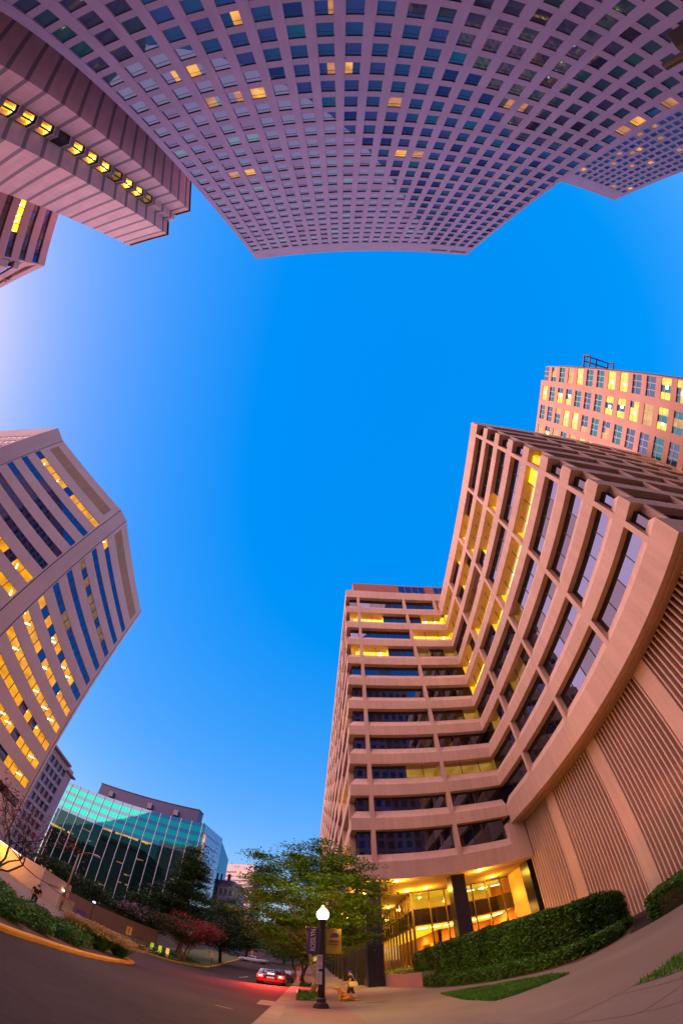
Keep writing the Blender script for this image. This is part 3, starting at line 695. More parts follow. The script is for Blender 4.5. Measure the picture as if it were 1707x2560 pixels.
    for j in range(1, 10):
        z0, z1 = Zw[j]
        if j == 1: z0 = 17.9
        for bi in range(5):
            a, b = (0.8 - 0.8 if bi == 0 else st[bi]), ends[bi]
            if bi == 0: a = -.52
            n = (3, 4, 4, 4, 1)[bi]
            l, dm = litB.get((j, bi), set()), dimB.get((j, bi), set())
            if dm and not l: items.append(ribbon(FB, a, b, Wb, z0, z1, n, dm, True))
            else: items.append(ribbon(FB, a, b, Wb, z0, z1, n, l, tubes=.6))
    # street face and south face
    us = [YN - y for y in reversed(pst)]
    for j, (z0, z1) in enumerate(Zw):
        for i in range(len(us) - 1):
            l = set(range(4)) if rnd.random() < .13 else set()
            items.append(ribbon(FS, us[i], us[i + 1] - .36, Wb, z0, z1, 4, l, rnd.random() < .4))
        items.append(ribbon(FS, us[-1], YN - YF - .52, Wb, z0, z1, 1))
    ue = [x - XB for x in pso]
    for j in range(1, 10):
        z0, z1 = Zw[j]
        if j == 1: z0 = 17.9
        items.append(ribbon(FE, .52, ue[0], Wb, z0, z1, 1, {0} if j == 5 else set()))
        for i in range(len(ue) - 1): items.append(ribbon(FE, ue[i] + .36, ue[i + 1], Wb, z0, z1, 4, set(range(4)) if (i, j) in ((3, 8), (4, 7)) else set()))
    place_windows(t, items, WIN_MATS)
    # core: dark floors behind everything, roofs
    m = MB(); m.prism([(XS + 4.2, YN), (XS + 4.2, YF + 4.2), (XB + 4.2, YF + 4.2), (XB + 4.2, YS + 4.2), (XE, YS + 4.2), (XE, YN)], 16, 51.2, 0)
    m.build('core', M_room, t)
    m = MB(); m.prism([(XS + 1.2, YN), (XS + 1.2, YF + 1.2), (XB + 14, YF + 1.2), (XB + 14, YN)], 54.0, 54.9)
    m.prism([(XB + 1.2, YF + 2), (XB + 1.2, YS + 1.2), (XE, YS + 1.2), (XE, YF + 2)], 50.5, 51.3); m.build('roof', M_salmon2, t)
    # brick penthouse with a strip of panes
    ph = MB(); ph.box(4.75, 30, 34.3, 60, 54.9, 60.9); ph = ph.build('penthouse', M_brick, t)
    for a, b in ((12.4, 17.0), (18.6, 22.5)):
        m = MB(); FP = frame((a, 34.28), (1, 0)); n = 4
        for i in range(n): m.fquad(FP, i * (b - a) / n + .05, (i + 1) * (b - a) / n - .05, .01, 56.3, 60.5, 0)
        m.build('penthouse_window', G_bronze, ph, fix=False)
    # soffits
    m = MB(); m.prism([(XS + 1.2, YN), (XS + 1.2, YF + 1.2), (XB + 2.2, YF + 1.2), (XB + 2.2, YN)], 10.62, 11.2); m.build('soffit', M_plaster, t)
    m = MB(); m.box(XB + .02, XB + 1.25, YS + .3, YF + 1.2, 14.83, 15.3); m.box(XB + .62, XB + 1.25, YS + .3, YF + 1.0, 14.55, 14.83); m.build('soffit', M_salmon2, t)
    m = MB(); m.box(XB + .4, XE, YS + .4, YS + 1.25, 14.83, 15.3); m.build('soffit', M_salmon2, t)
    # ribbed wall under the long wing
    xw = 18.7
    m = MB(); m.box(xw + .42, xw + .9, YS + 1.2, 33.6, 0, 14.6, 0); m.build('ribbed_wall', M_groove, t)
    py0 = [5.55, 12.58, 19.62, 26.75]
    for y in py0:
        m = MB(); m.box(xw, xw + .5, y, y + 1.25, -.3, 14.6)
        m.build('pilaster', M_salmon, t)
    fins = []
    for y in py0: 
        y0, y1 = y + 1.25, min(y + 7.04, 33.4)
        n = 15 if y1 - y0 > 5.5 else 13
        fins += [(y0 + (i + .5) * (y1 - y0) / n) for i in range(n)]
    for y in fins:
        m = MB(); m.box(xw + .05, xw + .43, y - .062, y + .062, -.3, 14.6); m.build('fin', M_salmon, t)
    for y0, y1, z0, z1 in ((13.95, 17.6, 5.6, 7.7), (13.95, 16.9, 2.6, 4.5), (20.95, 24.6, 2.3, 4.4), (6.9, 10.5, 5.6, 8.6)):
        m = MB(); m.box(xw + .33, xw + .418, y0, y1, z0, z1)
        m.build('block_panel', M_blind, t)
    # black columns of the arcade
    cols = [(4.43 + .0, YF + .8 + 7.04 * i) for i in range(11)] + [(11.32, YF + .8)]
    for x, y in cols:
        m = MB(); z0 = ground_z(x, y) - .2
        m.box(x, x + 1.16, y, y + 1.16, z0, 10.63); m.build('column', M_granite, t)
    m = MB(); m.box(18.5, 19.8, 33.75, 35.3, -.2, 10.63); m.build('column', M_granite, t)
    # lobby
    lb = lobby_parts(t)
    # arcade downlights: rim, lens and beam, plus an added lamp brightening the soffit
    for i, (x, y) in enumerate([(4.08, 33.2), (6.9, 33.3), (13.9, 33.4), (4.06, 36.3), (8.7, 38.0), (10.3, 37.6), (16.6, 37.4), (4.1, 43.4), (8.6, 46.9), (4.1, 51.3), (8.6, 55), (4.1, 59), (4.1, 68), (8.6, 66), (4.1, 78), (4.1, 90)]):
        m = MB(); m.tube((x, y, 10.57), (x, y, 10.64), .19, .19, 14, 0); m.tube((x, y, 10.53), (x, y, 10.575), .15, .15, 14, 1)
        m.build('downlight', [M_frame, E_down], t)
        if y < 70:
            l = bpy.data.lights.new('soffit_fill', 'POINT'); lo = bpy.data.objects.new('soffit_fill', l); COL.objects.link(lo)  # added fill below the lens, brightens the soffit
            l.energy = 150; l.color = (1.0, 0.45, 0.04); l.shadow_soft_size = .14
            lo.parent = t; lo.location = Vector((x, y, 10.12)) - t.location
            l = bpy.data.lights.new('downlight_beam', 'SPOT'); lo = bpy.data.objects.new('downlight_beam', l); COL.objects.link(lo)
            l.energy = 1300; l.color = (1.0, 0.50, 0.08); l.shadow_soft_size = .14; l.spot_size = R(115); l.spot_blend = .8
            lo.parent = t; lo.location = Vector((x, y, 10.45)) - t.location
    return t
E_down = glow('downlight_lens', (1.0, 0.86, 0.95), 9.0)
M_wood = stone('lobby_wood', (0.55, 0.22, 0.05), var=.12, sc=.5)
M_marble = stone('lobby_marble', (0.62, 0.42, 0.16), var=.22, sc=.35)
E_lobby = glow('lobby_ceiling_glow', (1.0, 0.60, 0.02), 1.5, .25, .25)  # lobby light is put into the ceiling as its own glow
E_lobup = glow('upper_room_ceiling', (1.0, 0.66, 0.04), 0.5, .4, .35)  # upper ceiling and back wall glow by themselves too
G_lobby = clear_glass('lobby_glass', .07, (.95, .85, .7))
M_spand = mirror_glass('dark_spandrel_glass', (0.012, 0.008, 0.006), (0.6, 0.5, 0.4), lo=.08, hi=.8)
M_mull = plain('gilt_mullion', (0.16, 0.11, 0.045), .35, .6)

def lobby_parts(t):
    X0, X1, Y0, Y1 = 9.2, 19.0, 38.8, 66.0
    z1, z2, z3 = 6.6, 8.5, 10.6
    lob = MB()
    lob.box(X0 + .3, X1, Y0 + .25, Y1, .02, .12, 0)           # floor
    lob.box(X0 + .15, X1, Y0 + .12, Y1, z1, z2, 1)            # storey slab
    lob.box(13.2, X1, Y0 + 6.5, Y0 + 6.8, .1, z1, 2)          # back wall
    lob.box(X0 + 4.0, X0 + 4.3, Y0 + 6.5, Y1, .1, z1, 2)
    lob.box(11.6, 12.0, Y0 + 4.2, Y0 + 7, .1, 4.6, 2)
    lob.box(15.2, 15.6, Y0 + 3.6, Y0 + 6.5, .1, 4.9, 2)
    lob.box(X1 - .2, X1, Y0, Y0 + 7, .1, z3, 2)
    lob.box(X0 + .4, X1 - .3, Y0 + .5, Y0 + 6.4, z1 - .06, z1 - .02, 3)   # ceiling sheet that glows in place of its lamps
    lob.box(X0 + .4, X0 + 4, Y0 + 6.4, Y1 - .4, z1 - .06, z1 - .02, 3)
    lob.box(X0 + .5, X1 - .3, Y0 + 4.5, Y0 + 4.8, z2, z3, 4)
    lob.box(X0 + .4, X1 - .3, Y0 + .5, Y0 + 4.4, z3 - .1, z3 - .05, 4)
    lo = lob.build('lobby_interior', [M_wood, M_room, M_wood, E_lobby, E_lobup], t)
    for i in range(7): m = MB(); m.box(10.2 + i * 1.25, 10.2 + i * 1.25 + .8, Y0 + 2.2, Y0 + 2.9, z1 - .12, z1 - .07); m.build('lobby_light', E_tube, lo)
    for x in (14.9, 16.3, 17.6): m = MB(); m.box(x, x + .9, Y0 + 1.5, Y0 + 1.6, z3 - .5, z3 - .42); m.build('lobby_light', E_tube, lo)
    # glazed front and long side: each one part
    def glazed(F, us, name):
        g = MB()
        for a, b in zip(us, us[1:]):
            g.fquad(F, a, b, 0, .9, z1, 0); g.fquad(F, a, b, .0, z2, z3, 0); g.fquad(F, a, b, .012, z1, z2, 1)
        go = g.build(name, [G_lobby, M_spand], t, fix=False)
        f = MB()
        for u in us: f.fbox(F, u - .06, u + .06, -.1, .09, .0, z3, 0)
        for z in (.9, z1, z2, z3 - .06): f.fbox(F, us[0], us[-1], -.06, .06, z - .05, z + .05, 0)
        f.build('mullion_frame', M_mull, go)
    glazed(frame((X0, Y0), (1, 0)), [0, 1.62, 3.1, 4.7, 5.75, 7.2, 8.7, 9.65], 'lobby_window')
    glazed(frame((X0, Y1), (0, -1)), [i * 1.6 for i in range(18)], 'lobby_window')
    m = MB(); m.box(18.8, 19.4, 35.3, 38.9, -.2, 10.63); m.build('marble_wall', M_marble, t)
    # lamps of the lobby
    for x, y, z, e in ((12.5, Y0 + 3, z1 - .3, 420), (16.5, Y0 + 3, z1 - .3, 420), (11, Y0 + 12, z1 - .3, 420), (15, Y0 + 2.4, z3 - .4, 90)):
        l = bpy.data.lights.new('lobby_lamp', 'AREA'); o = bpy.data.objects.new('lobby_lamp', l); COL.objects.link(o)
        l.shape = 'RECTANGLE'; l.size = 2.5; l.size_y = 1.5; l.energy = e; l.color = (1.0, 0.48, 0.06)
        o.parent = t; o.location = Vector((x, y, z)) - t.location
    return lo

# ------------------------------------------------------------------ B: striped tower with cut corners on the left
def striped_tower():
    t = empty('striped_tower', (-50, 32, 0), 'pale mauve office tower with cut corners and long dark ribbon windows, many lit amber', 'building')
    MB_st = stone('mauve_precast', (0.60, 0.46, 0.45), var=.05, sc=.2, cell=(30, 30, 3.82), cvar=.015, streak=.04)
    M_louv = stone('tan_louver', (0.36, 0.24, 0.15), var=.08)
    M_line = plain('tan_joint', (.50, .36, .26), .7)
    Gd = mirror_glass('navy_glass', (0.012, 0.012, 0.022), (0.20, 0.36, 0.62), lo=.28, hi=.95, wav=.03)
    Gd2 = mirror_glass('navy_glass_purple', (0.03, 0.02, 0.03), (0.32, 0.36, 0.60), lo=.22, hi=.95, wav=.03)
    mats = [Gd, Gd2, M_dark, G_clear, glow('amber_wall', (1.0, 0.42, 0.012), .85, .35, .6), glow('amber_ceiling', (1.0, .43, .012), .85, .35, .6), E_tube, glow('amber_dim', (.8, .4, .12), .16, .4, .6), glow('amber_dim_ceiling', (.8, .42, .12), .22, .4, .6), M_room]  # amber room walls and ceilings glow by themselves
    P = [(-75, 9.6), (-52.2, 9.6), (-51.1, 12.0), (-38.05, 25.0), (-37.15, 26.8), (-37.15, 46.9), (-38.2, 48.6), (-52, 62), (-54, 63), (-75, 63)]
    ZT = 62.6
    # dark joints at the corner strips and under the roof
    def nearline(F, u, z0, z1): m = MB(); m.fbox(F, u - .07, u + .07, -.02, .012, z0, z1); m.build('corner_joint', M_dark, t)
    L1 = math.hypot(13.05, 13.0)
    F1 = frame(P[2], (P[3][0] - P[2][0], P[3][1] - P[2][1])); F2 = frame(P[4], (0, 1)); F0 = frame(P[0], (1, 0))
    for F, u in ((F1, .15), (F1, L1 - .1), (F2, .12), (F2, 19.95)): nearline(F, u, 0, ZT)
    lr = random.Random(21)
    lit1 = {0: {1, 2, 3, 4, 6, 7, 8, 9}, 5: {5, 6, 8, 9}, 6: {6, 7, 8, 9}}
    lit2 = {0: {0}, 5: {0, 2, 4, 5, 7, 8, 9}, 6: {0, 1, 2, 3, 5, 6, 7, 9, 10, 11}}
    for k in range(7, 11): lit2[k] = {i for i in range(12) if lr.random() < .86}
    dim2 = {2: {0, 2, 4, 5, 6, 8, 9}, 4: {3, 4}}
    items = []
    for k in range(12):
        zb = 53.6 - 3.82 * k; zt = zb + 1.5
        items.append(ribbon(F1, .35, 18.0, -.05, zb, zt, 10, lit1.get(k, set()), depth=3, alt=.35, mull=.09, hd=-.015, fl=.015, tubes=.6))
        d = dim2.get(k, set()); l = lit2.get(k, set())
        items.append(ribbon(F2, .37, 19.2, -.05, zb, zt, 12, d if d else l, bool(d), depth=3, alt=.25 if k != 2 else .9, mull=.09, hd=-.015, fl=.015, tubes=.45))
        items.append(ribbon(F0, 1.0, 22.0, -.05, zb, zt, 12, set(range(12)) if k in (0, 1) else set(), True, depth=3, alt=.35, mull=.09, hd=-.015, fl=.015))
    # solid bands between the window strips, corner posts and core at the strips
    core = [F0(0, -3.2), F0(22, -3.2), F1(.35, -3.2), F1(18, -3.2), F2(.37, -3.2), F2(19.2, -3.2), F2(19.2, 0)] + P[5:]
    pA = [F1(18, 0), P[3], P[4], F2(.37, 0), F2(.37, -3.2), F1(18, -3.2)]
    pC = [F0(22, 0), P[1], P[2], F1(.35, 0), F1(.35, -3.2), F0(22, -3.2)]
    pL = [F0(0, 0), F0(1, 0), F0(1, -3.2), F0(0, -3.2)]
    m = MB(); top = ZT
    for k in range(12):
        zb = 53.6 - 3.82 * k; zt = zb + 1.5
        m.prism(P, zt, top)
        for q in (core, pA, pC, pL): m.prism(q, zb, zt)
        top = zb
    m.prism(P, -1, top); m.build('wall', MB_st, t, fix=False)
    place_windows(t, items, mats)
    for F, a, b in ((F1, .9, 17.2), (F2, .9, 18.9)):
        m = MB(); n = 10
        m.fbox(F, a, b, -.02, .012, 57.6, 60.3, 0)
        for i in range(1, n): u = a + i * (b - a) / n; m.fbox(F, u - .03, u + .03, -.02, .02, 57.6, 60.3, 1)
        m.build('louver_panel', [M_louv, M_line], t)
    m = MB(); m.prism([(x * .97 - 1.5, y * .97 + 1) for x, y in P[::-1]], ZT, ZT + .25); m.build('roof', M_dark, t)
    return t
# ------------------------------------------------------------------ T and its twin: gridded concrete towers
G_T = [mirror_glass('tower_glass_teal', (0.030, 0.075, 0.115), (0.24, 0.34, 0.55), lo=.14, hi=.9, wav=.04),
       mirror_glass('tower_glass_blue', (0.045, 0.055, 0.13), (0.24, 0.34, 0.56), lo=.14, hi=.9, wav=.04),
       mirror_glass('tower_glass_navy', (0.022, 0.022, 0.06), (0.22, 0.26, 0.44), lo=.16, hi=.9, wav=.04),
       mirror_glass('tower_glass_green', (0.02, 0.10, 0.11), (0.20, 0.42, 0.50), lo=.18, hi=.9, wav=.04)]
E_T = glow('tower_lit_pane', (1.0, 0.47, 0.08), 0.70, .4, .8)
E_T2 = glow('tower_lit_blind', (0.95, 0.42, 0.16), 0.35, .4, .8)
M_T = stone('lavender_concrete', (0.27, 0.215, 0.37), var=.06, sc=.2, cell=(2.53, 2.53, 3.57), cvar=.05, streak=.05)
M_T2 = stone('lavender_spandrel', (0.25, 0.20, 0.335), var=.06, sc=.2, cell=(2.53, 2.53, 3.57), cvar=.04)
def grid_tower(name, label, A, B, s0, pitch, ww, ncol, z0, zp, wh, nrow, zroof, depth, lit, group=None, rec=.20, louver=True, dens=0.0):
    """tower face from A to B (outward to the right of travel)"""
    t = empty(name, ((A[0] + B[0]) / 2, (A[1] + B[1]) / 2, 0), label, 'building', group)
    F = frame(A, (B[0] - A[0], B[1] - A[1])); L = math.hypot(B[0] - A[0], B[1] - A[1])
    m = MB(); m.fbox(F, .02, L - .02, -depth, -.42, -2, zroof - .6); m.build('core', M_T2, t)
    ztop = z0 + zp * (nrow - 1) + wh
    # piers
    xs = [0.0] + [s0 + pitch * i + ww for i in range(ncol)]
    xe = [s0 + pitch * i for i in range(ncol)] + [L]
    for a, b in zip(xs, xe):
        m = MB(); m.fbox(F, a, b, -.43, 0, -2, ztop + .35); m.build('pier', M_T, t)
    for k in range(nrow + 1):
        za = (z0 + zp * (k - 1) + wh) if k else -2
        zb = z0 + zp * k if k < nrow else ztop + .35
        m = MB(); m.fbox(F, .03, L - .03, -.44, -.025, za, zb); m.build('spandrel', M_T2, t)
    m = MB(); m.fbox(F, 0, L, -.6, .03, ztop + .35, zroof)
    m.build('parapet', M_T, t)
    m = MB(); m.fbox(F, .0, L, -depth - .1, -.6, zroof - .6, zroof - .2); m.build('roof', M_T2, t)
    if louver:
        for a, b in ((1.2, 5.6), (6.6, 11.0)):
            m = MB(); m.fbox(F, a, b, -.3, .045, zroof - 3.4, zroof - 1.9, 0)
            for i in range(7): m.fbox(F, a, b, .04, .09, zroof - 3.3 + i * .2, zroof - 3.24 + i * .2, 1)
            m.build('louver', [M_dark, M_T], t)
    items = []
    for k in range(nrow):
        for i in range(ncol):
            u, z = s0 + pitch * i, z0 + zp * k
            mb = MB(); r = rnd.random()
            g = 0 if r < .42 else 1 if r < .80 else 2 if r < .93 else 3
            if k > 12 and rnd.random() < .10: g = 2
            w = -rec
            if (k, i) in lit:
                f, e = lit[(k, i)]
                a, b = u + ww * f[0], u + ww * f[1]
                if f[0] > 0: mb.fquad(F, u, a, w, z, z + wh, g)
                if f[1] < 1: mb.fquad(F, b, u + ww, w, z, z + wh, g)
                mb.fquad(F, a, b, w, z, z + wh, 4 + e)
            elif rnd.random() < dens: mb.fquad(F, u, u + ww, w, z, z + wh, rnd.choice((4, 5, 5)))
            else: mb.fquad(F, u, u + ww, w, z, z + wh, g)
            mb.fbox(F, u, u + ww, w - .02, w + .04, z + wh - .07, z + wh, 6)       # head and middle bars of the frame
            if k >= 6: mb.fbox(F, u, u + ww, w - .02, w + .04, z + wh * .68, z + wh * .68 + .06, 6)
            mb.fbox(F, u, u + .05, w - .02, w + .05, z, z + wh - .07, 7); mb.fbox(F, u + ww - .05, u + ww, w - .02, w + .05, z, z + wh - .07, 7)
            c = F(u + ww / 2, w); o = F(0, 0); q = F(0, 1)
            items.append((mb, (c[0], c[1], z + wh / 2), (q[0] - o[0], q[1] - o[1], 0), ww * wh))
    place_windows(t, items, G_T + [E_T, E_T2, M_frame, M_T])
    return t

def towers():
    lit = {}
    # rows count from the street, columns from the right end as seen from the street
    A, B = (32.5, -39.6), (-25.8, -32.1)
    L = math.hypot(A[0] - B[0], A[1] - B[1]); nc = 23
    def cl(s): return nc - 1 - s
    # lit windows: (row from the street, column from the right end)
    for row, c, f, e in ((6, 17, (0, .5), 0), (10, 17, (0, 1), 0), (10, 18, (0, .5), 1), (6, 14, (0, .3), 1), (9, 14, (0, .5), 1), (9, 13, (.5, 1), 0), (11, 11, (0, 1), 1), (15, 10, (0, 1), 0), (15, 9, (0, 1), 1), (16, 19, (0, 1), 0), (16, 20, (0, 1), 1),
                         (8, 20, (.1, .4), 0), (8, 19, (.3, 1), 0), (10, 19, (.3, 1), 1), (8, 0, (0, 1), 0), (9, 0, (0, 1), 1), (6, 0, (0, 1), 1), (10, 6, (0, .5), 1), (10, 5, (.5, 1), 1)):
        lit[(row, c)] = (f, e)
    s0 = L - (0.95 + 2.53 * (nc - 1)) - 1.52
    grid_tower('concrete_tower', 'tall lavender concrete tower with square window grid filling the top of the picture', A, B, s0, 2.53, 1.58, nc, 26.25 - 3.57 * 7, 3.57, 2.38, 29, 111.75, 32, lit, 'twin gridded towers')
    # twin, further back
    C, D = (90.1, -83.7), (90.1 - 59 * .9915, -83.7 + 59 * .130)
    grid_tower('concrete_tower', 'farther bluish gridded tower beyond the right edge of its nearer twin', C, D, 1.6, 2.53, 1.58, 22, 26.25 - 3.57 * 7, 3.57, 2.38, 29, 112.2, 30, {}, 'twin gridded towers', louver=False, dens=.07)

# ------------------------------------------------------------------ D: pink stone tower with dark courses and a slot of corner windows
def banded(name, c1, c2, pitch, phase, width):
    m = stone(name, c1, var=.07, sc=.3, cell=(1.9, 1.9, .95), cvar=.05, streak=.06)
    nt = m.node_tree; N = nt.nodes.new; L = nt.links.new; b = nt.nodes['Principled BSDF']
    src = b.inputs['Base Color'].links[0].from_socket
    g = N('ShaderNodeNewGeometry'); sp = N('ShaderNodeSeparateXYZ'); L(g.outputs['Position'], sp.inputs[0])
    a = N('ShaderNodeMath'); a.operation = 'SUBTRACT'; a.inputs[1].default_value = phase; L(sp.outputs['Z'], a.inputs[0])
    fm = N('ShaderNodeMath'); fm.operation = 'FLOORED_MODULO'; fm.inputs[1].default_value = pitch; L(a.outputs[0], fm.inputs[0])
    lt = N('ShaderNodeMath'); lt.operation = 'LESS_THAN'; lt.inputs[1].default_value = width; L(fm.outputs[0], lt.inputs[0])
    x = N('ShaderNodeMix'); x.data_type = 'RGBA'; L(lt.outputs[0], x.inputs[0]); L(src, x.inputs[6]); x.inputs[7].default_value = (*c2, 1)
    L(x.outputs[2], b.inputs['Base Color'])
    return m
def stone_tower():
    t = empty('stone_tower', (-38, -38, 0), 'pink stone tower with dark courses and a lit slot of corner windows', 'building')
    Mb = banded('pink_banded_stone', (0.72, 0.45, 0.48), (0.27, 0.20, 0.23), 3.8, 23.9, .82)
    P0, P1, P2, P3, P4, P5 = (-31.2, -32.6), (-34.2, -32.1), (-34.0, -30.7), (-35.5, -30.8), (-35.1, -27.7), (-43.8, -26.7)
    K = (-36.9, -33.5); ZR = 72.0
    main = [P0, P1, K, P3, P4, P5, (-47.3, -55), (-34.6, -57)]
    m = MB(); m.prism(main, -2, ZR); ch = [P1, P2, P3, K]
    zs = [13.4 + 3.8 * k for k in range(13)]; top = ZR
    for z in reversed(zs):
        m.prism(ch, z + 2.7, top); top = z
    m.prism(ch, -2, top); m.build('wall', Mb, t, fix=False)
    state = [1, 1, 1, 0, 1, 1, 1, 2, 1, 1, 1, 0, 1]
    order = [0, 0, 0, 2, 1, 1, 1, 0, 1, 3, 1, 2, 1]
    mats = [G_bronze2, M_dark, G_clear, E_wall, E_ceil, E_tube, E_dim, E_dimc]
    for k, z in enumerate(zs):
        st = (0, 2, 1, 1, 1, 0, 1, 1, 1, 2, 1, 1, 2)[k]
        m = MB(); zt = z + 2.7
        for a, b in ((P1, P2), (P2, P3)):
            Fq = frame(a, (b[0] - a[0], b[1] - a[1])); l = math.hypot(b[0] - a[0], b[1] - a[1])
            o = Fq(0, 1)
            w = -.10
            m.fquad(Fq, .12, l - .06, w, z + .1, zt - .5, 2 if st else 0)
            m.fbox(Fq, .0, .12, w - .05, w + .06, z, zt, 1); m.fbox(Fq, l - .1, l - .005, w - .05, w + .06, z, zt, 1)
            m.fbox(Fq, .12, l - .1, w - .05, w + .06, zt - .5, zt, 1); m.fbox(Fq, .12, l - .1, w - .05, w + .06, z, z + .1, 1)
        if st:
            wm, cm = (3, 4) if st == 1 else (6, 7)
            p = [(x + .0 - .1, y - .1) for x, y in (P1, P2, P3)] + [(K[0] + .05, K[1] + .05)]
            for i, j in ((0, 3), (3, 2)): m.quad([(*p[i], z), (*p[j], z), (*p[j], zt), (*p[i], zt)], wm)
            m.quad([(*q, zt - .05) for q in p], cm)
            if st == 1: m.box(-35.5, -34.9, -32.0, -31.7, zt - .16, zt - .10, 5)
        m.build('corner_window', mats, t, fix=False)
    m = MB(); m.prism([(x * .99, y * .99) for x, y in main], ZR, ZR + .2); m.build('roof', M_dark, t)

# ------------------------------------------------------------------ E: tower at the left edge, ribbon windows
def ribbon_office():
    t = empty('ribbon_office', (-58, -36, 0), 'pink office block with blue ribbon windows at the left edge, next to the stone tower', 'building')
    M = stone('rose_precast', (0.58, 0.36, 0.38), var=.05, cell=(4, 4, 3.8), cvar=.03)
    Gb = mirror_glass('blue_ribbon_glass', (0.012, 0.014, 0.05), (0.22, 0.30, 0.70), lo=.3, hi=.9)
    Gb2 = mirror_glass('grey_ribbon_glass', (0.06, 0.05, 0.045), (0.4, 0.38, 0.40), lo=.2, hi=.9)
    mats = [Gb, Gb2, M_dark, G_clear, E_wall, E_ceil, E_tube, E_dim, E_dimc, M_room]
    P = [(-50.6, -52), (-53.5, -21.4), (-75, -19.4), (-75, -52)]
    F = frame(P[0], (P[1][0] - P[0][0], P[1][1] - P[0][1])); L = math.hypot(P[1][0] - P[0][0], P[1][1] - P[0][1])
    ZR = 57.1; W = MB(); items = []
    core = [F(0, -3.2), F(L - .02, -3.2), (-74.9, -19.6), (-74.9, -52)]
    top = ZR
    lits = {2: {12, 13, 14, 15, 16}, 4: {18, 19}}
    for k in range(14):
        zb = 53.3 - 3.8 * k; zt = zb + 1.75
        W.prism(P, zt, top); W.prism(core, zb, zt); W.fbox(F, L - .25, L, -3.2, 0, zb, zt); top = zb
        items.append(ribbon(F, .05, L - .25, -.35, zb, zt, 20, lits.get(k, set()), depth=2.5, alt=(.1, .5, .3, .9, .5, .1, .3)[k % 7], mull=.1, hd=-.015, fl=.015))
    W.prism(P, -2, top); W.build('wall', M, t, fix=False)
    place_windows(t, items, mats)
    lo = MB(); lo.prism([(-53.6, -21.1), (-53.6, -13), (-75, -11), (-75, -19.2)][::1], -2, 40); 
    Lw = [(-53.9, -21.35), (-54.3, -20.2), (-75, -18.0), (-75, -19.3)]
    a = MB(); a.prism(Lw, -2, 47.6); a.prism(Lw, 49.1, 50.5); a.build('lower_wing', M, t, fix=False)
    F2 = frame((-54.3, -20.2), (-20.7, 2.2)); g = MB(); g.fquad(F2, 0, 20.8, -.2, 47.6, 49.1, 0); g.build('window', [Gb], t, fix=False)
    m = MB()
    for i in range(26):
        x, y, z = -58 + rnd.uniform(-.7, .7), -19.3 + rnd.uniform(-.5, .5), 51.4 + rnd.uniform(-.6, .7)
        m.tube((x, y, z), (x + rnd.uniform(-.8, .8), y + rnd.uniform(-.5, .5), z + rnd.uniform(-.5, .5)), .05, .04, 5)
    m.tube((-58, -19.3, 50.4), (-58, -19.3, 52), .08, .06, 6)
    m.build('roof_antenna', M_dark, t, fix=False)

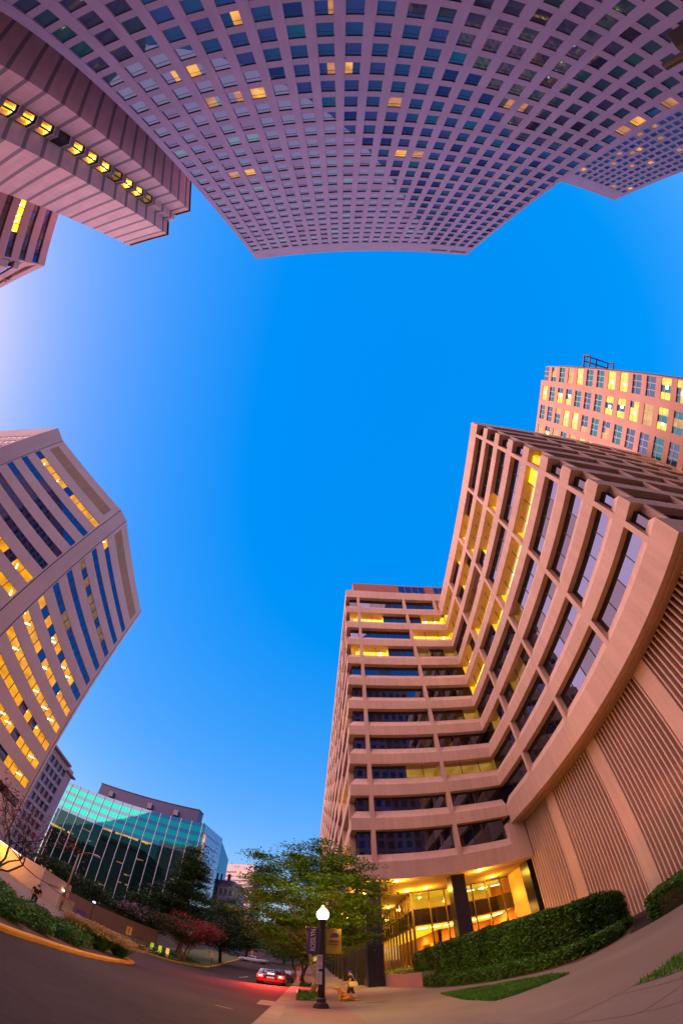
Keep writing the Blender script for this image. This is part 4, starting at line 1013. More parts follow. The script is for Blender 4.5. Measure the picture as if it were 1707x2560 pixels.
# ------------------------------------------------------------------ R: salmon tower behind the long wing
def right_tower():
    t = empty('brick_tower', (55, 10, 0), 'bright salmon tower with white-framed windows rising behind the concrete wing, half of them lit', 'building')
    M = stone('bright_salmon', (0.62, 0.36, 0.26), var=.05, sc=.3, cell=(4.75, 4.75, 3.8), cvar=.03)
    Gt = mirror_glass('teal_window', (0.01, 0.10, 0.11), (0.12, 0.50, 0.55), lo=.14, hi=.9)
    Gs = mirror_glass('slate_window', (0.03, 0.07, 0.12), (0.2, 0.36, 0.55), lo=.14, hi=.9)
    E1 = glow('yellow_window', (1.0, 0.68, 0.09), 1.15, .4, .9); E2 = glow('pale_window', (0.85, 0.55, 0.18), .55, .4, .9)
    M_wf = plain('white_frame', (.62, .6, .58), .5)
    F = frame((48.95, 45.0), (48.36 - 48.95, -53.6)); L = math.hypot(.59, 53.6)
    ZA, ZB = 88.8, 91.6
    b0 = L - .05; pitch, ww = 4.75, 3.45
    cols = [b0 - .12 - ww - pitch * i for i in range(11)]
    zr = [46.2 + 3.8 * k for k in range(-12, 12)]; wh = 2.45
    m = MB(); m.fbox(F, 0, L - 4.7, -22, -.4, -2, ZB - .4); m.fbox(F, L - 4.7, L - .02, -22, -.4, -2, ZA - 1.2); m.build('core', M, t, fix=False)
    for i in range(11):
        a, b = cols[i] + ww, (cols[i - 1] if i else L)
        m = MB(); m.fbox(F, a, b, -.4, 0, -2, ZA if i < 1 else ZB); m.build('pier', M, t)
    for k in range(len(zr) + 1):
        za = zr[k - 1] + wh if k else -2; zb = zr[k] if k < len(zr) else None
        m = MB()
        if zb is None: m.fbox(F, 0, L - 4.8, -.41, -.03, za, ZB)
        else: m.fbox(F, 0, L - .03, -.41, -.03, za, zb)
        m.build('spandrel', M, t)
    items = []
    for z in zr:
        for i, u in enumerate(cols):
            mb = MB(); g = 0 if rnd.random() < .6 else 1; h = wh
            r = rnd.random(); lit = r < .42 and i in (0, 1, 2, 3, 4)
            e = 2 if r < .25 else 3
            n = 3
            for j in range(n):
                a, b = u + ww * j / n, u + ww * (j + 1) / n
                on = lit and rnd.random() < .8
                mb.fquad(F, a, b, -.25, z, z + h * .62, e if on else g); mb.fquad(F, a, b, -.25, z + h * .62, z + h, (e if rnd.random() < .8 else g) if on else g)
            for j in range(n + 1): x = u + ww * j / n; mb.fbox(F, max(u, x - .05), min(u + ww, x + .05), -.3, -.18, z, z + h, 4)
            mb.fbox(F, u, u + ww, -.29, -.19, z + h * .62 - .05, z + h * .62 + .05, 4); mb.fbox(F, u, u + ww, -.29, -.19, z, z + .07, 4)
            if lit and e == 2: c0 = u + ww * rnd.uniform(.2, .7); mb.fbox(F, c0, c0 + .5, -.246, -.243, z + h * .35, z + h * .6, 5)
            c = F(u + ww / 2, 0); o = F(0, 0); q = F(0, 1)
            items.append((mb, (c[0], c[1], z + h / 2), (q[0] - o[0], q[1] - o[1], 0), ww * h))
    place_windows(t, items, [Gt, Gs, E1, E2, M_wf, E_tube])
    # glazed side
    FS = frame((48.40, -8.70), (1, -.02)); m = MB(); z = 40.0
    while z < 84:
        for i in range(12): m.fquad(FS, .4 + i * 1.8, .4 + (i + 1) * 1.8, .02, z, z + 3.7, 0 if (i + int(z)) % 3 else 1)
        z += 3.8
    g = m.build('glass_side', [Gt, Gs], t, fix=False)
    m = MB()
    for i in range(13): m.fbox(FS, .36 + i * 1.8, .44 + i * 1.8, .0, .22, 40, 84, 0)
    m.build('mullion_frame', plain('plum_mullion', (.14, .07, .09), .5), g)
    # trellis roof sticking out of the glazed side
    m = MB(); zt = 75.0
    for y in (-9.2, -10.4, -11.6): m.box(49.6, 56.4, y - .12, y + .12, zt - .1, zt + .16)
    for x in (49.6, 53.0, 56.4): m.box(x - .14, x + .14, -11.75, -8.8, zt - .35, zt - .1)
    for x in (49.6, 56.4): m.box(x - .12, x + .12, -11.7, -11.46, zt - 2.5, zt - .36); m.box(x - .12, x + .12, -11.45, -8.8, zt - 2.6, zt - 2.36)
    m.build('trellis', stone('trellis_rust', (.30, .14, .11)), t, fix=False)
    m = MB(); m.fbox(F, .0, L - 4.8, -21.8, -.41, ZB - .42, ZB - .2); m.fbox(F, L - 4.75, L - .1, -21.8, -.41, ZA - 1.2, ZA - 1.0); m.build('roof', M_dark, t, fix=False)

# ------------------------------------------------------------------ G: teal glass block down the street
def teal_block():
    t = empty('glass_block', (-60, 135, 0), 'teal glass office block with sky reflection coloured into its upper bands and a set-back top', 'building')
    GV = mirror_glass('sky_reflection_teal', (0.0, 0.06, 0.06), (0.04, 0.85, 0.56), lo=.45, hi=.95, wav=.03)  # upper floors: the sky's reflection is put into the glass colour
    GS = mirror_glass('slate_spandrel', (0.012, 0.03, 0.05), (0.22, 0.40, 0.52), lo=.42, hi=.95, wav=.03)
    GK = mirror_glass('dark_reflection_glass', (0.004, 0.012, 0.011), (0.05, 0.20, 0.17), lo=.20, hi=.6, wav=.08)  # lower floors: dark reflections of buildings are put into the glass colour
    EY = glow('yellow_strip', (1.0, 0.62, 0.06), .42, .7, .25); EYD = glow('dim_strip', (.65, .38, .04), .13, .8, .3)
    MW = plain('pale_mullion', (.52, .55, .60), .4, .2)
    Rm = plain('penthouse_navy', (.05, .035, .10), .35, .2)
    A, B = (-86.4, 127.9), (-32.9, 125.8); C = (-29.1, 138.0)
    ZT = 52.4
    m = MB(); m.prism([(-86.4, 128.5), (-33.2, 126.4), (-29.6, 138), (-31, 165), (-87, 168)], -2, ZT - .3); m.build('core', GS, t)
    F = frame(A, (B[0] - A[0], B[1] - A[1])); L = math.hypot(B[0] - A[0], B[1] - A[1])
    FR = frame(B, (C[0] - B[0], C[1] - B[1])); LR = math.hypot(C[0] - B[0], C[1] - B[1])
    us = [L - .8 - 3.66 * i for i in range(15)][::-1]
    edges = [0] + us + [L]
    lit = {(3, 6): 1, (3, 7): 1, (3, 8): 1, (3, 9): 1, (3, 10): 1, (4, 1): 2, (4, 4): 2, (5, 0): 1, (5, 1): 1, (5, 2): 1, (5, 3): 1, (5, 5): 2, (5, 9): 2, (5, 10): 2, (10, 2): 1, (10, 1): 1, (6, 8): 2, (7, 9): 2, (7, 12): 2, (8, 9): 2, (8, 11): 2, (9, 7): 2, (9, 12): 2, (9, 13): 2, (8, 14): 2, (10, 6): 2, (11, 8): 2, (11, 11): 2, (12, 12): 2, (12, 10): 2, (6, 13): 2}
    items = []; bz = 3.77
    for k in range(14):
        zt = ZT - 1.7 - bz * k; zm = zt - 2.15; zb = zt - bz
        for i in range(len(edges) - 1):
            a, b = edges[i], edges[i + 1]; mb = MB(); s = lit.get((k, i), 0)
            n = 3 if b - a > 1.5 else 1
            for j in range(n):
                x0, x1 = a + (b - a) * j / n + .02, a + (b - a) * (j + 1) / n - .02
                on = s and rnd.random() < (.85 if s == 1 else .5); zz = zt - (rnd.uniform(.5, 1.0) if s == 1 else rnd.uniform(.25, .6))
                if on: mb.fquad(F, x0, x1, .10, zz, zt, 3 if s == 1 else 4); mb.fquad(F, x0, x1, .10, zm, zz, 0 if k < 3 else 2)
                else: mb.fquad(F, x0, x1, .10, zm, zt, 0 if k < 3 else 2)
                mb.fquad(F, x0, x1, .10, zb, zm, 1 if k < 3 else 2)
            c = F((a + b) / 2, 0); o = F(0, 0); q = F(0, 1)
            items.append((mb, (c[0], c[1], zm), (q[0] - o[0], q[1] - o[1], 0), (b - a) * bz))
    m = MB(); m.fquad(F, 0, L, .10, ZT - 1.7, ZT, 0); m.build('parapet', [GS], t, fix=False)
    place_windows(t, items, [GV, GS, GK, EY, EYD])
    for u in us: m = MB(); m.fbox(F, u - .09, u + .09, .0, .30, -2, ZT); m.build('mullion', MW, t)
    # right face: paler, gridded
    m = MB(); n = 7; GP = mirror_glass('lilac_glass', (.12, .12, .18), (.62, .66, .80), lo=.5, hi=.95, wav=.04)
    for k in range(14):
        for i in range(n): m.fquad(FR, LR * i / n + .06, LR * (i + 1) / n - .06, .08, ZT - bz * (k + 1) + .12, ZT - bz * k - .12, 1 if (i == 0 and k in (1, 2, 3, 4, 5)) else 0)
    m.build('side_glazing', [GP, glow('side_lights', (1.0, .55, .35), .5, .8, .5)], t, fix=False)
    m = MB(); m.prism([(-77, 133), (-37.5, 131.5), (-36.8, 135), (-76, 140)], ZT - .3, 59.8); ph = m.build('penthouse', Rm, t)
    m = MB(); m.prism([(-77.2, 132.8), (-37.4, 131.3), (-36.6, 135), (-76, 140)], 59.8, 60.1); m.build('roof', M_dark, ph)
    for x in (-72, -56, -46): m = MB(); m.box(x, x + 1.6, 132.3 - (x + 72) * .04 - .6, 132.6, 55.0, 57.4); m.build('louver', plain('vent_grey', (.22, .2, .26), .6), ph)

# ------------------------------------------------------------------ far blocks
def far_blocks():
    # pale concrete grid beside the striped tower
    t = empty('concrete_block', (-72, 85, 0), 'pale concrete block with deep square window grid and overhanging roof, behind the striped tower', 'building')
    M = stone('pale_concrete', (0.50, 0.38, 0.42), var=.08, cell=(2.1, 2.1, 3.4), cvar=.04)
    Gp = mirror_glass('lilac_pane', (.05, .045, .06), (.5, .48, .6), lo=.25, hi=.9); Gq = mirror_glass('dull_pane', (.10, .09, .10), (.4, .38, .45), lo=.12, hi=.9)
    F = frame((-68.8, 66.0), (2.1, 28.9)); L = math.hypot(2.1, 28.9); LE = L + 3.0
    ZR = 44.6; n = 13; pw = L / n
    m = MB(); m.fbox(F, 0, LE - .02, -18, -.7, -2, ZR - .4); m.build('core', M, t)
    zs = [2.0 + 3.43 * k for k in range(12)]
    for i in range(n + 1):
        a = i * pw; m = MB(); m.fbox(F, a - .22, a + .22 if i < n else LE, -.7, 0, -2, 43.0); m.build('pier', M, t)
    for k in range(13):
        za = zs[k - 1] + 2.35 if k else -2; zb = zs[k] if k < 12 else ZR - .3
        m = MB(); m.fbox(F, 0, LE - .03, -.71, -.02, za, zb); m.build('spandrel', M, t)
    items = []
    for k in range(12):
        for i in range(n):
            mb = MB(); u = i * pw + .22
            g = 0 if rnd.random() < .6 else 1
            mb.fquad(F, u, u + (pw - .44) / 2 - .03, -.5, zs[k], zs[k] + 2.35, g); mb.fquad(F, u + (pw - .44) / 2 + .03, u + pw - .44, -.5, zs[k], zs[k] + 2.35, 1 - g if rnd.random() < .4 else g)
            mb.fbox(F, u + (pw - .44) / 2 - .04, u + (pw - .44) / 2 + .04, -.55, -.42, zs[k], zs[k] + 2.35, 2)
            c = F(u + pw / 2, 0); o = F(0, 0); q = F(0, 1)
            items.append((mb, (c[0], c[1], zs[k] + 1), (q[0] - o[0], q[1] - o[1], 0), pw * 2.3))
    place_windows(t, items, [Gp, Gq, M])
    m = MB(); m.fbox(F, -1, L - .4, -18, 1.0, 44.0, 44.7); m.fbox(F, L - .38, LE + .9, -18, .9, 42.2, 42.8); m.build('roof', stone('plum_eave', (.30, .17, .20)), t, fix=False)
    # far white office slab
    t = empty('white_office', (-50, 310, 0), 'far white banded office slab above the street trees', 'building')
    M = stone('white_precast', (0.72, 0.60, 0.56), var=.05, sc=.15)
    Mv = stone('grey_violet_precast', (.44, .38, .50), var=.05, sc=.15)
    A, B, Cc = (-72, 319.2), (-36.9, 297.7), (-31.0, 306)
    P = [A, B, Cc, (-33.5, 322), (-50, 345), (-80, 345)]
    F = frame(A, (B[0] - A[0], B[1] - A[1])); L = math.hypot(B[0] - A[0], B[1] - A[1]); FR = frame(B, (Cc[0] - B[0], Cc[1] - B[1])); LR = math.hypot(Cc[0] - B[0], Cc[1] - B[1])
    m = MB(); m.prism(P, -2, 92.6); m.build('wall', M, t)
    m = MB(); m.fquad(FR, 0.02, LR, .03, -2, 92.5); m.build('side_wall', Mv, t, fix=False)
    Gw = mirror_glass('white_ribbon', (.11, .085, .10), (.4, .38, .45), lo=.12, hi=.8); Ew = glow('white_ribbon_lit', (1, .7, .4), .5, .6, .1)
    for k in range(14):
        z = 86.0 - 3.9 * k; m = MB()
        for i in range(16): m.fquad(F, .6 + i * (L - 1.2) / 16 + .08, .6 + (i + 1) * (L - 1.2) / 16 - .08, .05, z - 1.5, z, 1 if rnd.random() < .06 else 0)
        m.build('window', [Gw, Ew], t, fix=False)
        m = MB()
        for i in range(4): m.fquad(FR, .5 + i * (LR - 1) / 4 + .1, .5 + (i + 1) * (LR - 1) / 4 - .1, .07, z - 1.6, z, 1 if rnd.random() < .12 else 0)
        m.build('window', [Gw, Ew], t, fix=False)
    m = MB(); m.tube((-55, 309.5, 92), (-55, 309.5, 95.4), .25, .1, 6); m.build('roof_antenna', M_dark, t, fix=False); m = MB(); m.box(-70, -65, 322, 326, 92, 94); m.build('roof_box', M_dark, t, fix=False)
    # low purple-roofed block
    t = empty('low_block', (-28, 156, 0), 'low violet-roofed block just above the trees, before the white slab', 'building')
    Mr = plain('violet_roof', (.10, .07, .20), .5); Ml = stone('violet_wall', (.34, .30, .42))
    m = MB(); m.prism([(-31.5, 150), (-24.6, 148), (-22.0, 160), (-31, 163)], 4, 36.0); m.build('wall', Ml, t)
    m = MB(); m.prism([(-32, 149.4), (-24.3, 147.3), (-21.5, 160), (-31, 164)], 36.0, 37.6); r = m.build('roof', Mr, t)
    m = MB(); m.tube((-29.5, 150, 37.6), (-29.5, 150, 40.6), .35, .3, 6); m.build('vent_pipe', M_dark, r, fix=False); m = MB(); m.box(-27.3, -26.3, 149.5, 150.6, 37.6, 41.0); m.build('chimney', M_dark, r, fix=False)
    for i in range(4): m = MB(); m.quad([(-31.0 + i * 1.7, 149.82 - i * .49, 31), (-30.0 + i * 1.7, 149.53 - i * .49, 31), (-30.0 + i * 1.7, 149.53 - i * .49, 34), (-31.0 + i * 1.7, 149.82 - i * .49, 34)]); m.build('window', Gq, t, fix=False)

    # long low block closing the street, and an added unseen slab that darkens the glass block's reflections
    t = empty('low_block', (-2, 205, 0), 'long brown low building closing the far end of the street', 'building')
    m = MB(); m.prism([(-60, 205), (2.6, 200), (2.6, 222), (-60, 228)], 3, 25); m.build('wall', stone('far_brown', (.20, .13, .14), var=.15, sc=.2), t)
    for i in range(13):
        for z in (13, 17.5): m = MB(); m.quad([(-26 + i * 2.2, 202.2 - i * .175, z), (-24.7 + i * 2.2, 202.1 - i * .175, z), (-24.7 + i * 2.2, 202.1 - i * .175, z + 2.2), (-26 + i * 2.2, 202.2 - i * .175, z + 2.2)]); m.build('window', Gq, t, fix=False)
    t = empty('reflection_slab', (-130, -30, 0), 'added unseen slab outside the left edge, darkening the reflections in the teal glass block', 'building')
    m = MB(); m.prism([(-96, -28), (-210, -10), (-214, -40), (-100, -58)], -2, 64); m.build('wall', stone('dusk_stone', (.16, .11, .11), var=.2, sc=.1), t)
# ------------------------------------------------------------------ street furniture
M_iron = plain('lamp_iron', (0.045, 0.026, 0.018), .45, .4)
E_globe = glow('lamp_globe', (1.0, 0.80, 0.45), 7.0)
E_final = glow('lamp_finial', (1.0, 0.70, 0.12), 1.3)
M_wsign = plain('white_sign', (.62, .50, .46), .6)
M_rsign = plain('red_ink', (.50, .03, .03), .6)
M_black = plain('black_ink', (.015, .012, .012), .6)
def text_mesh(name, body, size, mat, parent, loc, rot, align='CENTER', ext=.003):
    c = bpy.data.curves.new(name, 'FONT'); c.body = body; c.size = size; c.align_x = align; c.align_y = 'CENTER'; c.extrude = ext
    o = bpy.data.objects.new(name, c); COL.objects.link(o)
    dg = bpy.context.evaluated_depsgraph_get(); me = bpy.data.meshes.new_from_object(o.evaluated_get(dg)); bpy.data.objects.remove(o)
    me.materials.clear(); me.materials.append(mat); me.name = name
    o = bpy.data.objects.new(name, me); COL.objects.link(o); o.parent = parent
    q = parent; off = Vector((0, 0, 0))
    while q is not None: off += q.location; q = q.parent
    o.location = Vector(loc) - off; o.rotation_euler = rot
    return o
def lamp_post():
    x, y = .52, 13.85
    t = empty('street_lamp', (x, y, 0), 'dark iron street lamp with a glowing acorn globe at the kerb', 'street lamp')
    m = MB(); m.lathe((x, y, 0), [(.23, 0), (.23, .05), (.215, .09), (.20, .12), (.21, .16), (.15, .24), (.125, .30), (.14, .34), (.125, .40), (.11, .46)], 20); m.build('base', M_iron, t, smooth=True)
    m = MB(); m.lathe((x, y, 0), [(.108, .46), (.10, .8), (.088, 2.0), (.078, 3.35), (.078, 3.40), (.10, 3.44), (.07, 3.50), (.11, 3.60), (.135, 3.70), (.10, 3.72)], 14); m.build('shaft', M_iron, t, smooth=True)
    m = MB(); m.lathe((x, y, 3.70), [(.095, 0), (.125, .02), (.165, .10), (.19, .20), (.182, .29), (.15, .37), (.09, .44), (.075, .455)], 20); m.build('globe', E_globe, t, smooth=True)
    m = MB(); m.lathe((x, y, 4.155), [(.075, 0), (.08, .03), (.05, .07), (.03, .11), (.012, .145)], 12); m.build('finial', E_final, t, smooth=True)
    for s, zz in ((-1, (3.36, 2.30)), (1, (3.36, 2.30))):
        for z in zz: m = MB(); m.tube((x + s * .06, y, z), (x + s * .56, y, z), .013, .013, 6); m.build('banner_arm', M_iron, t, fix=False)
    l = bpy.data.lights.new('globe_lamp', 'POINT'); o = bpy.data.objects.new('globe_lamp', l); COL.objects.link(o)
    l.energy = 900; l.color = (1.0, .55, .10); l.shadow_soft_size = .2; o.parent = t; o.location = (0, -.05, 4.50)
    # banners hang from the arms
    def cloth(t, x0, x1, z0, z1, mat):
        m = MB(); n = 8; P = []
        for i in range(n + 1):
            u = i / n; P.append((x0 + (x1 - x0) * u, y + .012 * math.sin(u * 5) - .0))
        for a, b in zip(P, P[1:]):
            m.quad([(*a, z0), (*b, z0), (*b, z1), (*a, z1)]); m.quad([(a[0], a[1] + .006, z0), (a[0], a[1] + .006, z1), (b[0], b[1] + .006, z1), (b[0], b[1] + .006, z0)])
        return m.build('cloth', mat, t, fix=False)
    t1 = empty('banner', (x - .3, y, 2.32), 'purple street banner lettered ROSSLYN on the left of the lamp post', 'banner')
    cloth(t1, x - .47, x - .10, 2.32, 3.345, plain('purple_cloth', (.065, .035, .12), .8))
    text_mesh('lettering', 'ROSSLYN', .215, plain('cream_print', (.72, .56, .42), .7), t1, (x - .265, y - .022, 2.86), (R(90), R(-90), 0))
    t2 = empty('banner', (x + .34, y, 2.32), 'mustard yellow banner with a dark picture on the right of the lamp post', 'banner')
    cloth(t2, x + .11, x + .56, 2.32, 3.345, plain('mustard_cloth', (.42, .27, .012), .8))
    cx = x + .335
    def flat(name, pts, mat, d=.02): m = MB(); m.quad([(px_, y - d, pz) for px_, pz in pts]); m.build(name, mat, t2, fix=False)
    dome = [(cx - .12, 2.98), (cx + .10, 2.99), (cx + .145, 3.03), (cx + .15, 3.09), (cx + .12, 3.15), (cx + .05, 3.19), (cx - .04, 3.195), (cx - .07, 3.15), (cx - .09, 3.06)]
    flat('picture_dome', dome, plain('navy_print', (.035, .025, .075), .8))
    flat('picture_band', [(cx - .125, 2.90), (cx + .08, 2.88), (cx + .12, 2.97), (cx - .12, 2.972)], plain('tan_print', (.42, .2, .09), .8), .021)
    flat('picture_wedge', [(cx - .16, 2.80), (cx + .18, 2.80), (cx + .12, 2.87), (cx - .10, 2.89)], plain('maroon_print', (.16, .03, .02), .8), .022)
    flat('print_line', [(cx - .15, 2.695), (cx + .15, 2.695), (cx + .15, 2.72), (cx - .15, 2.72)], plain('brown_print', (.10, .05, .012), .8), .021)
    # signs on the shaft
    ts = empty('parking_sign', (x - .07, y - .13, 1.9), 'white no-parking sign with red ring and arrow on the lamp shaft', 'sign')
    m = MB(); m.box(x - .155, x + .015, y - .125, y - .118, 1.68, 2.26); m.build('plate', M_wsign, ts)
    m = MB(); c = (x - .07, y - .129, 2.14); n = 24
    for i in range(n):
        a0, a1 = 2 * math.pi * i / n, 2 * math.pi * (i + 1) / n
        m.quad([(c[0] + r * math.cos(a), c[1], c[2] + r * math.sin(a)) for r, a in ((.055, a0), (.070, a0), (.070, a1), (.055, a1))])
    m.quad([(c[0] - .045, c[1] - .003, c[2] + .035), (c[0] - .035, c[1] - .003, c[2] + .045), (c[0] + .045, c[1] - .003, c[2] - .035), (c[0] + .035, c[1] - .003, c[2] - .045)]); m.build('ring', M_rsign, ts, fix=False)
    text_mesh('letter', 'P', .10, M_black, ts, (c[0], c[1] + .001, c[2]), (R(90), 0, 0), ext=.001)
    for z, w in ((2.035, .05), (1.985, .06), (1.84, .065), (1.79, .055), (1.745, .065)): m = MB(); m.quad([(c[0] - w, c[1], z), (c[0] + w, c[1], z), (c[0] + w, c[1], z + .018), (c[0] - w, c[1], z + .018)]); m.build('print_line', M_rsign, ts, fix=False)
    ts = empty('notice_sign', (x - .07, y - .13, 1.3), 'plain white notice sign below the no-parking sign on the lamp shaft', 'sign')
    m = MB(); m.box(x - .165, x + .005, y - .125, y - .118, 1.03, 1.57); m.build('plate', M_wsign, ts)
    m = MB()
    for i in range(7):
        z = 1.50 - .065 * i; w = (.06, .05, .06, .045, .06, .055, .04)[i]; m.quad([(c[0] - w - .01, c[1], z), (c[0] + w - .01, c[1], z), (c[0] + w - .01, c[1], z + .014), (c[0] - w - .01, c[1], z + .014)])
    m.build('print_line', M_rsign, ts, fix=False)

# ------------------------------------------------------------------ figures
def skin_mesh(name, V, E, rad, mats, parent, sub=2, root=0, face_mat=None):
    me = bpy.data.meshes.new(name); me.from_pydata(V, E, []); o = bpy.data.objects.new(name, me); COL.objects.link(o)
    md = o.modifiers.new('s', 'SKIN'); md.use_smooth_shade = True
    for i, r in enumerate(rad):
        d = me.skin_vertices[0].data[i]; d.radius = r if isinstance(r, tuple) else (r, r); d.use_root = (i == root)
    if sub: sd = o.modifiers.new('d', 'SUBSURF'); sd.levels = sub; sd.render_levels = sub
    bpy.context.view_layer.update()
    dg = bpy.context.evaluated_depsgraph_get(); m2 = bpy.data.meshes.new_from_object(o.evaluated_get(dg)); bpy.data.objects.remove(o)
    m2.materials.clear()
    for m in mats: m2.materials.append(m)
    if face_mat: m2.polygons.foreach_set('material_index', [face_mat(p.center) for p in m2.polygons])
    m2.polygons.foreach_set('use_smooth', [True] * len(m2.polygons))
    m2.name = name; o = bpy.data.objects.new(name, m2); COL.objects.link(o); o.parent = parent
    return o
M_skin = plain('skin', (.48, .22, .12), .55)
def chain(V, E, RD, pts, rads, start=None):
    last = start
    for p, r in zip(pts, rads):
        V.append(p); RD.append(r); k = len(V) - 1
        if last is not None: E.append((last, k))
        last = k
    return last
def hand(V, E, RD, wrist, d, n, side=1):
    """palm and five fingers; d along the hand, n towards the palm side"""
    d, n = Vector(d).normalized(), Vector(n).normalized(); s = d.cross(n).normalized() * side; w = Vector(V[wrist])
    k = chain(V, E, RD, [tuple(w + d * .05), tuple(w + d * .085)], [(.034, .018), (.036, .017)], wrist)
    for i, (o, l) in enumerate(((-.030, .070), (-.010, .080), (.010, .074), (.029, .058))):
        b = w + d * .088 + s * o
        chain(V, E, RD, [tuple(b), tuple(b + d * l * .5 + n * .012), tuple(b + d * l * .82 + n * .038), tuple(b + d * l * .80 + n * .058)], [.0095, .009, .0085, .0075], k)
    b = w + d * .03 + s * -.034
    chain(V, E, RD, [tuple(b + n * .008), tuple(b + d * .035 - s * .02 + n * .02), tuple(b + d * .062 - s * .012 + n * .034)], [.012, .0105, .009], wrist)
def person(name, label, loc, rz, build, shirt, trousers, cap=None, capris=False, hair=(.03, .02, .015), arms=None, stride=.16, belly=1.0, sleeves=.6, lean=0.0):
    t = empty(name, loc, label, 'person', rz=rz)
    H = build; k = H / 1.72
    V, E, RD = [], [], []
    def P(x, y, z): return (x * k, (y + lean * max(0, z - .9)) * k, z * k)       # figure faces +Y
    pel = chain(V, E, RD, [P(0, 0, .95)], [(.15 * k, .115 * k)])
    chest = chain(V, E, RD, [P(0, .01, 1.12), P(0, 0, 1.30), P(0, -.01, 1.43)], [(.15 * k * belly, .12 * k * belly), (.165 * k, .12 * k), (.13 * k, .085 * k)], pel)
    neck = chain(V, E, RD, [P(0, .0, 1.50), P(0, .015, 1.56)], [.055 * k, .055 * k], chest)
    chain(V, E, RD, [P(0, .035, 1.60), P(0, .03, 1.66), P(0, .02, 1.715)], [(.066 * k, .078 * k), (.076 * k, .092 * k), (.062 * k, .075 * k)], neck)
    for s, (el, wr) in zip((-1, 1), arms or (((-.24, .0, 1.14), (-.22, .12, .92)), ((.24, .0, 1.14), (.22, .12, .92)))):
        w = chain(V, E, RD, [P(s * .175, -.01, 1.415), P(s * .205, -.015, 1.36), P(*el), P(*wr)], [.062 * k, .055 * k, .042 * k, .028 * k], chest)
        dv = Vector(P(*wr)) - Vector(P(*el)); hand(V, E, RD, w, dv, (-s, .25, 0), s)
    for s in (-1, 1):
        f = s * stride
        chain(V, E, RD, [P(s * .09, 0, .86), P(s * .095, f * .45 + .02, .50), P(s * .095, f, .10), P(s * .095, f - .02, .055), P(s * .10, f + .10, .04), P(s * .105, f + .17, .035)], [.092 * k, .060 * k, .040 * k, .040 * k, .038 * k, .03 * k], pel)
    skin_mesh('body', V, E, RD, [M_skin], t)
    # clothes: closed garments a little larger than the body
    V, E, RD = [], [], []
    a = chain(V, E, RD, [P(0, 0, .93), P(0, .01, 1.12), P(0, 0, 1.30), P(0, -.01, 1.44), P(0, -.003, 1.475)], [(.168 * k, .132 * k), (.165 * k * belly, .136 * k * belly), (.178 * k, .136 * k), (.145 * k, .098 * k), (.075 * k, .07 * k)])
    for s, (el, wr) in zip((-1, 1), arms or (((-.24, .0, 1.14), (-.22, .12, .92)), ((.24, .0, 1.14), (.22, .12, .92)))):
        p0, p1 = Vector(P(s * .205, -.015, 1.36)), Vector(P(*el)); 
        chain(V, E, RD, [P(s * .175, -.01, 1.415), tuple(p0), tuple(p0.lerp(p1, sleeves))], [.073 * k, .068 * k, .060 * k], 3)
    skin_mesh('shirt', V, E, RD, [shirt], t)
    V, E, RD = [], [], []
    chain(V, E, RD, [P(0, 0, 1.0), P(0, 0, .92)], [(.158 * k, .125 * k), (.160 * k, .128 * k)])
    for s in (-1, 1):
        f = s * stride
        pts = [P(s * .09, 0, .84), P(s * .095, f * .45 + .02, .50), P(s * .095, f * .75, .30)]
        rr = [.108 * k, .078 * k, .070 * k]
        if not capris: pts.append(P(s * .095, f, .09)); rr.append(.06 * k)
        chain(V, E, RD, pts, rr, 1)
    skin_mesh('trousers', V, E, RD, [trousers], t)
    for s in (-1, 1):
        f = s * stride; V, E, RD = [], [], []
        chain(V, E, RD, [P(s * .095, f - .045, .045), P(s * .10, f + .06, .05), P(s * .106, f + .18, .035)], [(.044 * k, .044 * k), (.046 * k, .044 * k), (.038 * k, .03 * k)])
        skin_mesh('shoe', V, E, RD, [M_black], t)
    m = MB(); hm = plain(name + '_hair', hair, .7)
    m.ball(P(0, .012, 1.672), .083 * k, .098 * k, .07 * k, 10); m.build('hair', hm, t, smooth=True, local=True)
    # face
    for s in (-1, 1): f = MB(); f.ball(P(s * .03, .108, 1.628), .011 * k, .008 * k, .007 * k, 6); f.build('eye', M_black, t, smooth=True, local=True)
    f = MB(); f.prism([P(-.013, .105, 0)[:2], P(.013, .105, 0)[:2], P(0, .142, 0)[:2]], 1.585 * k, 1.615 * k); f.build('nose', M_skin, t, local=True)
    f = MB(); f.box(-.022 * k, .022 * k, .098 * k, .112 * k, 1.563 * k, 1.570 * k); f.build('mouth', plain(name + '_lips', (.32, .10, .08), .6), t, local=True)
    for s in (-1, 1): f = MB(); f.ball(P(s * .082, .02, 1.622), .012 * k, .02 * k, .03 * k, 6); f.build('ear', M_skin, t, smooth=True, local=True)
    if cap:
        c = MB(); c.lathe(P(0, .015, 1.672), [(.094 * k, -.012), (.097 * k, .01), (.088 * k, .05), (.06 * k, .082), (.02 * k, .094)], 16)
        c.prism([P(-.075, .09, 0)[:2], P(.075, .09, 0)[:2], P(.055, .165, 0)[:2], P(-.055, .165, 0)[:2]], 1.665 * k, 1.677 * k)
        c.build('cap', cap, t, smooth=True, local=True)
    return t

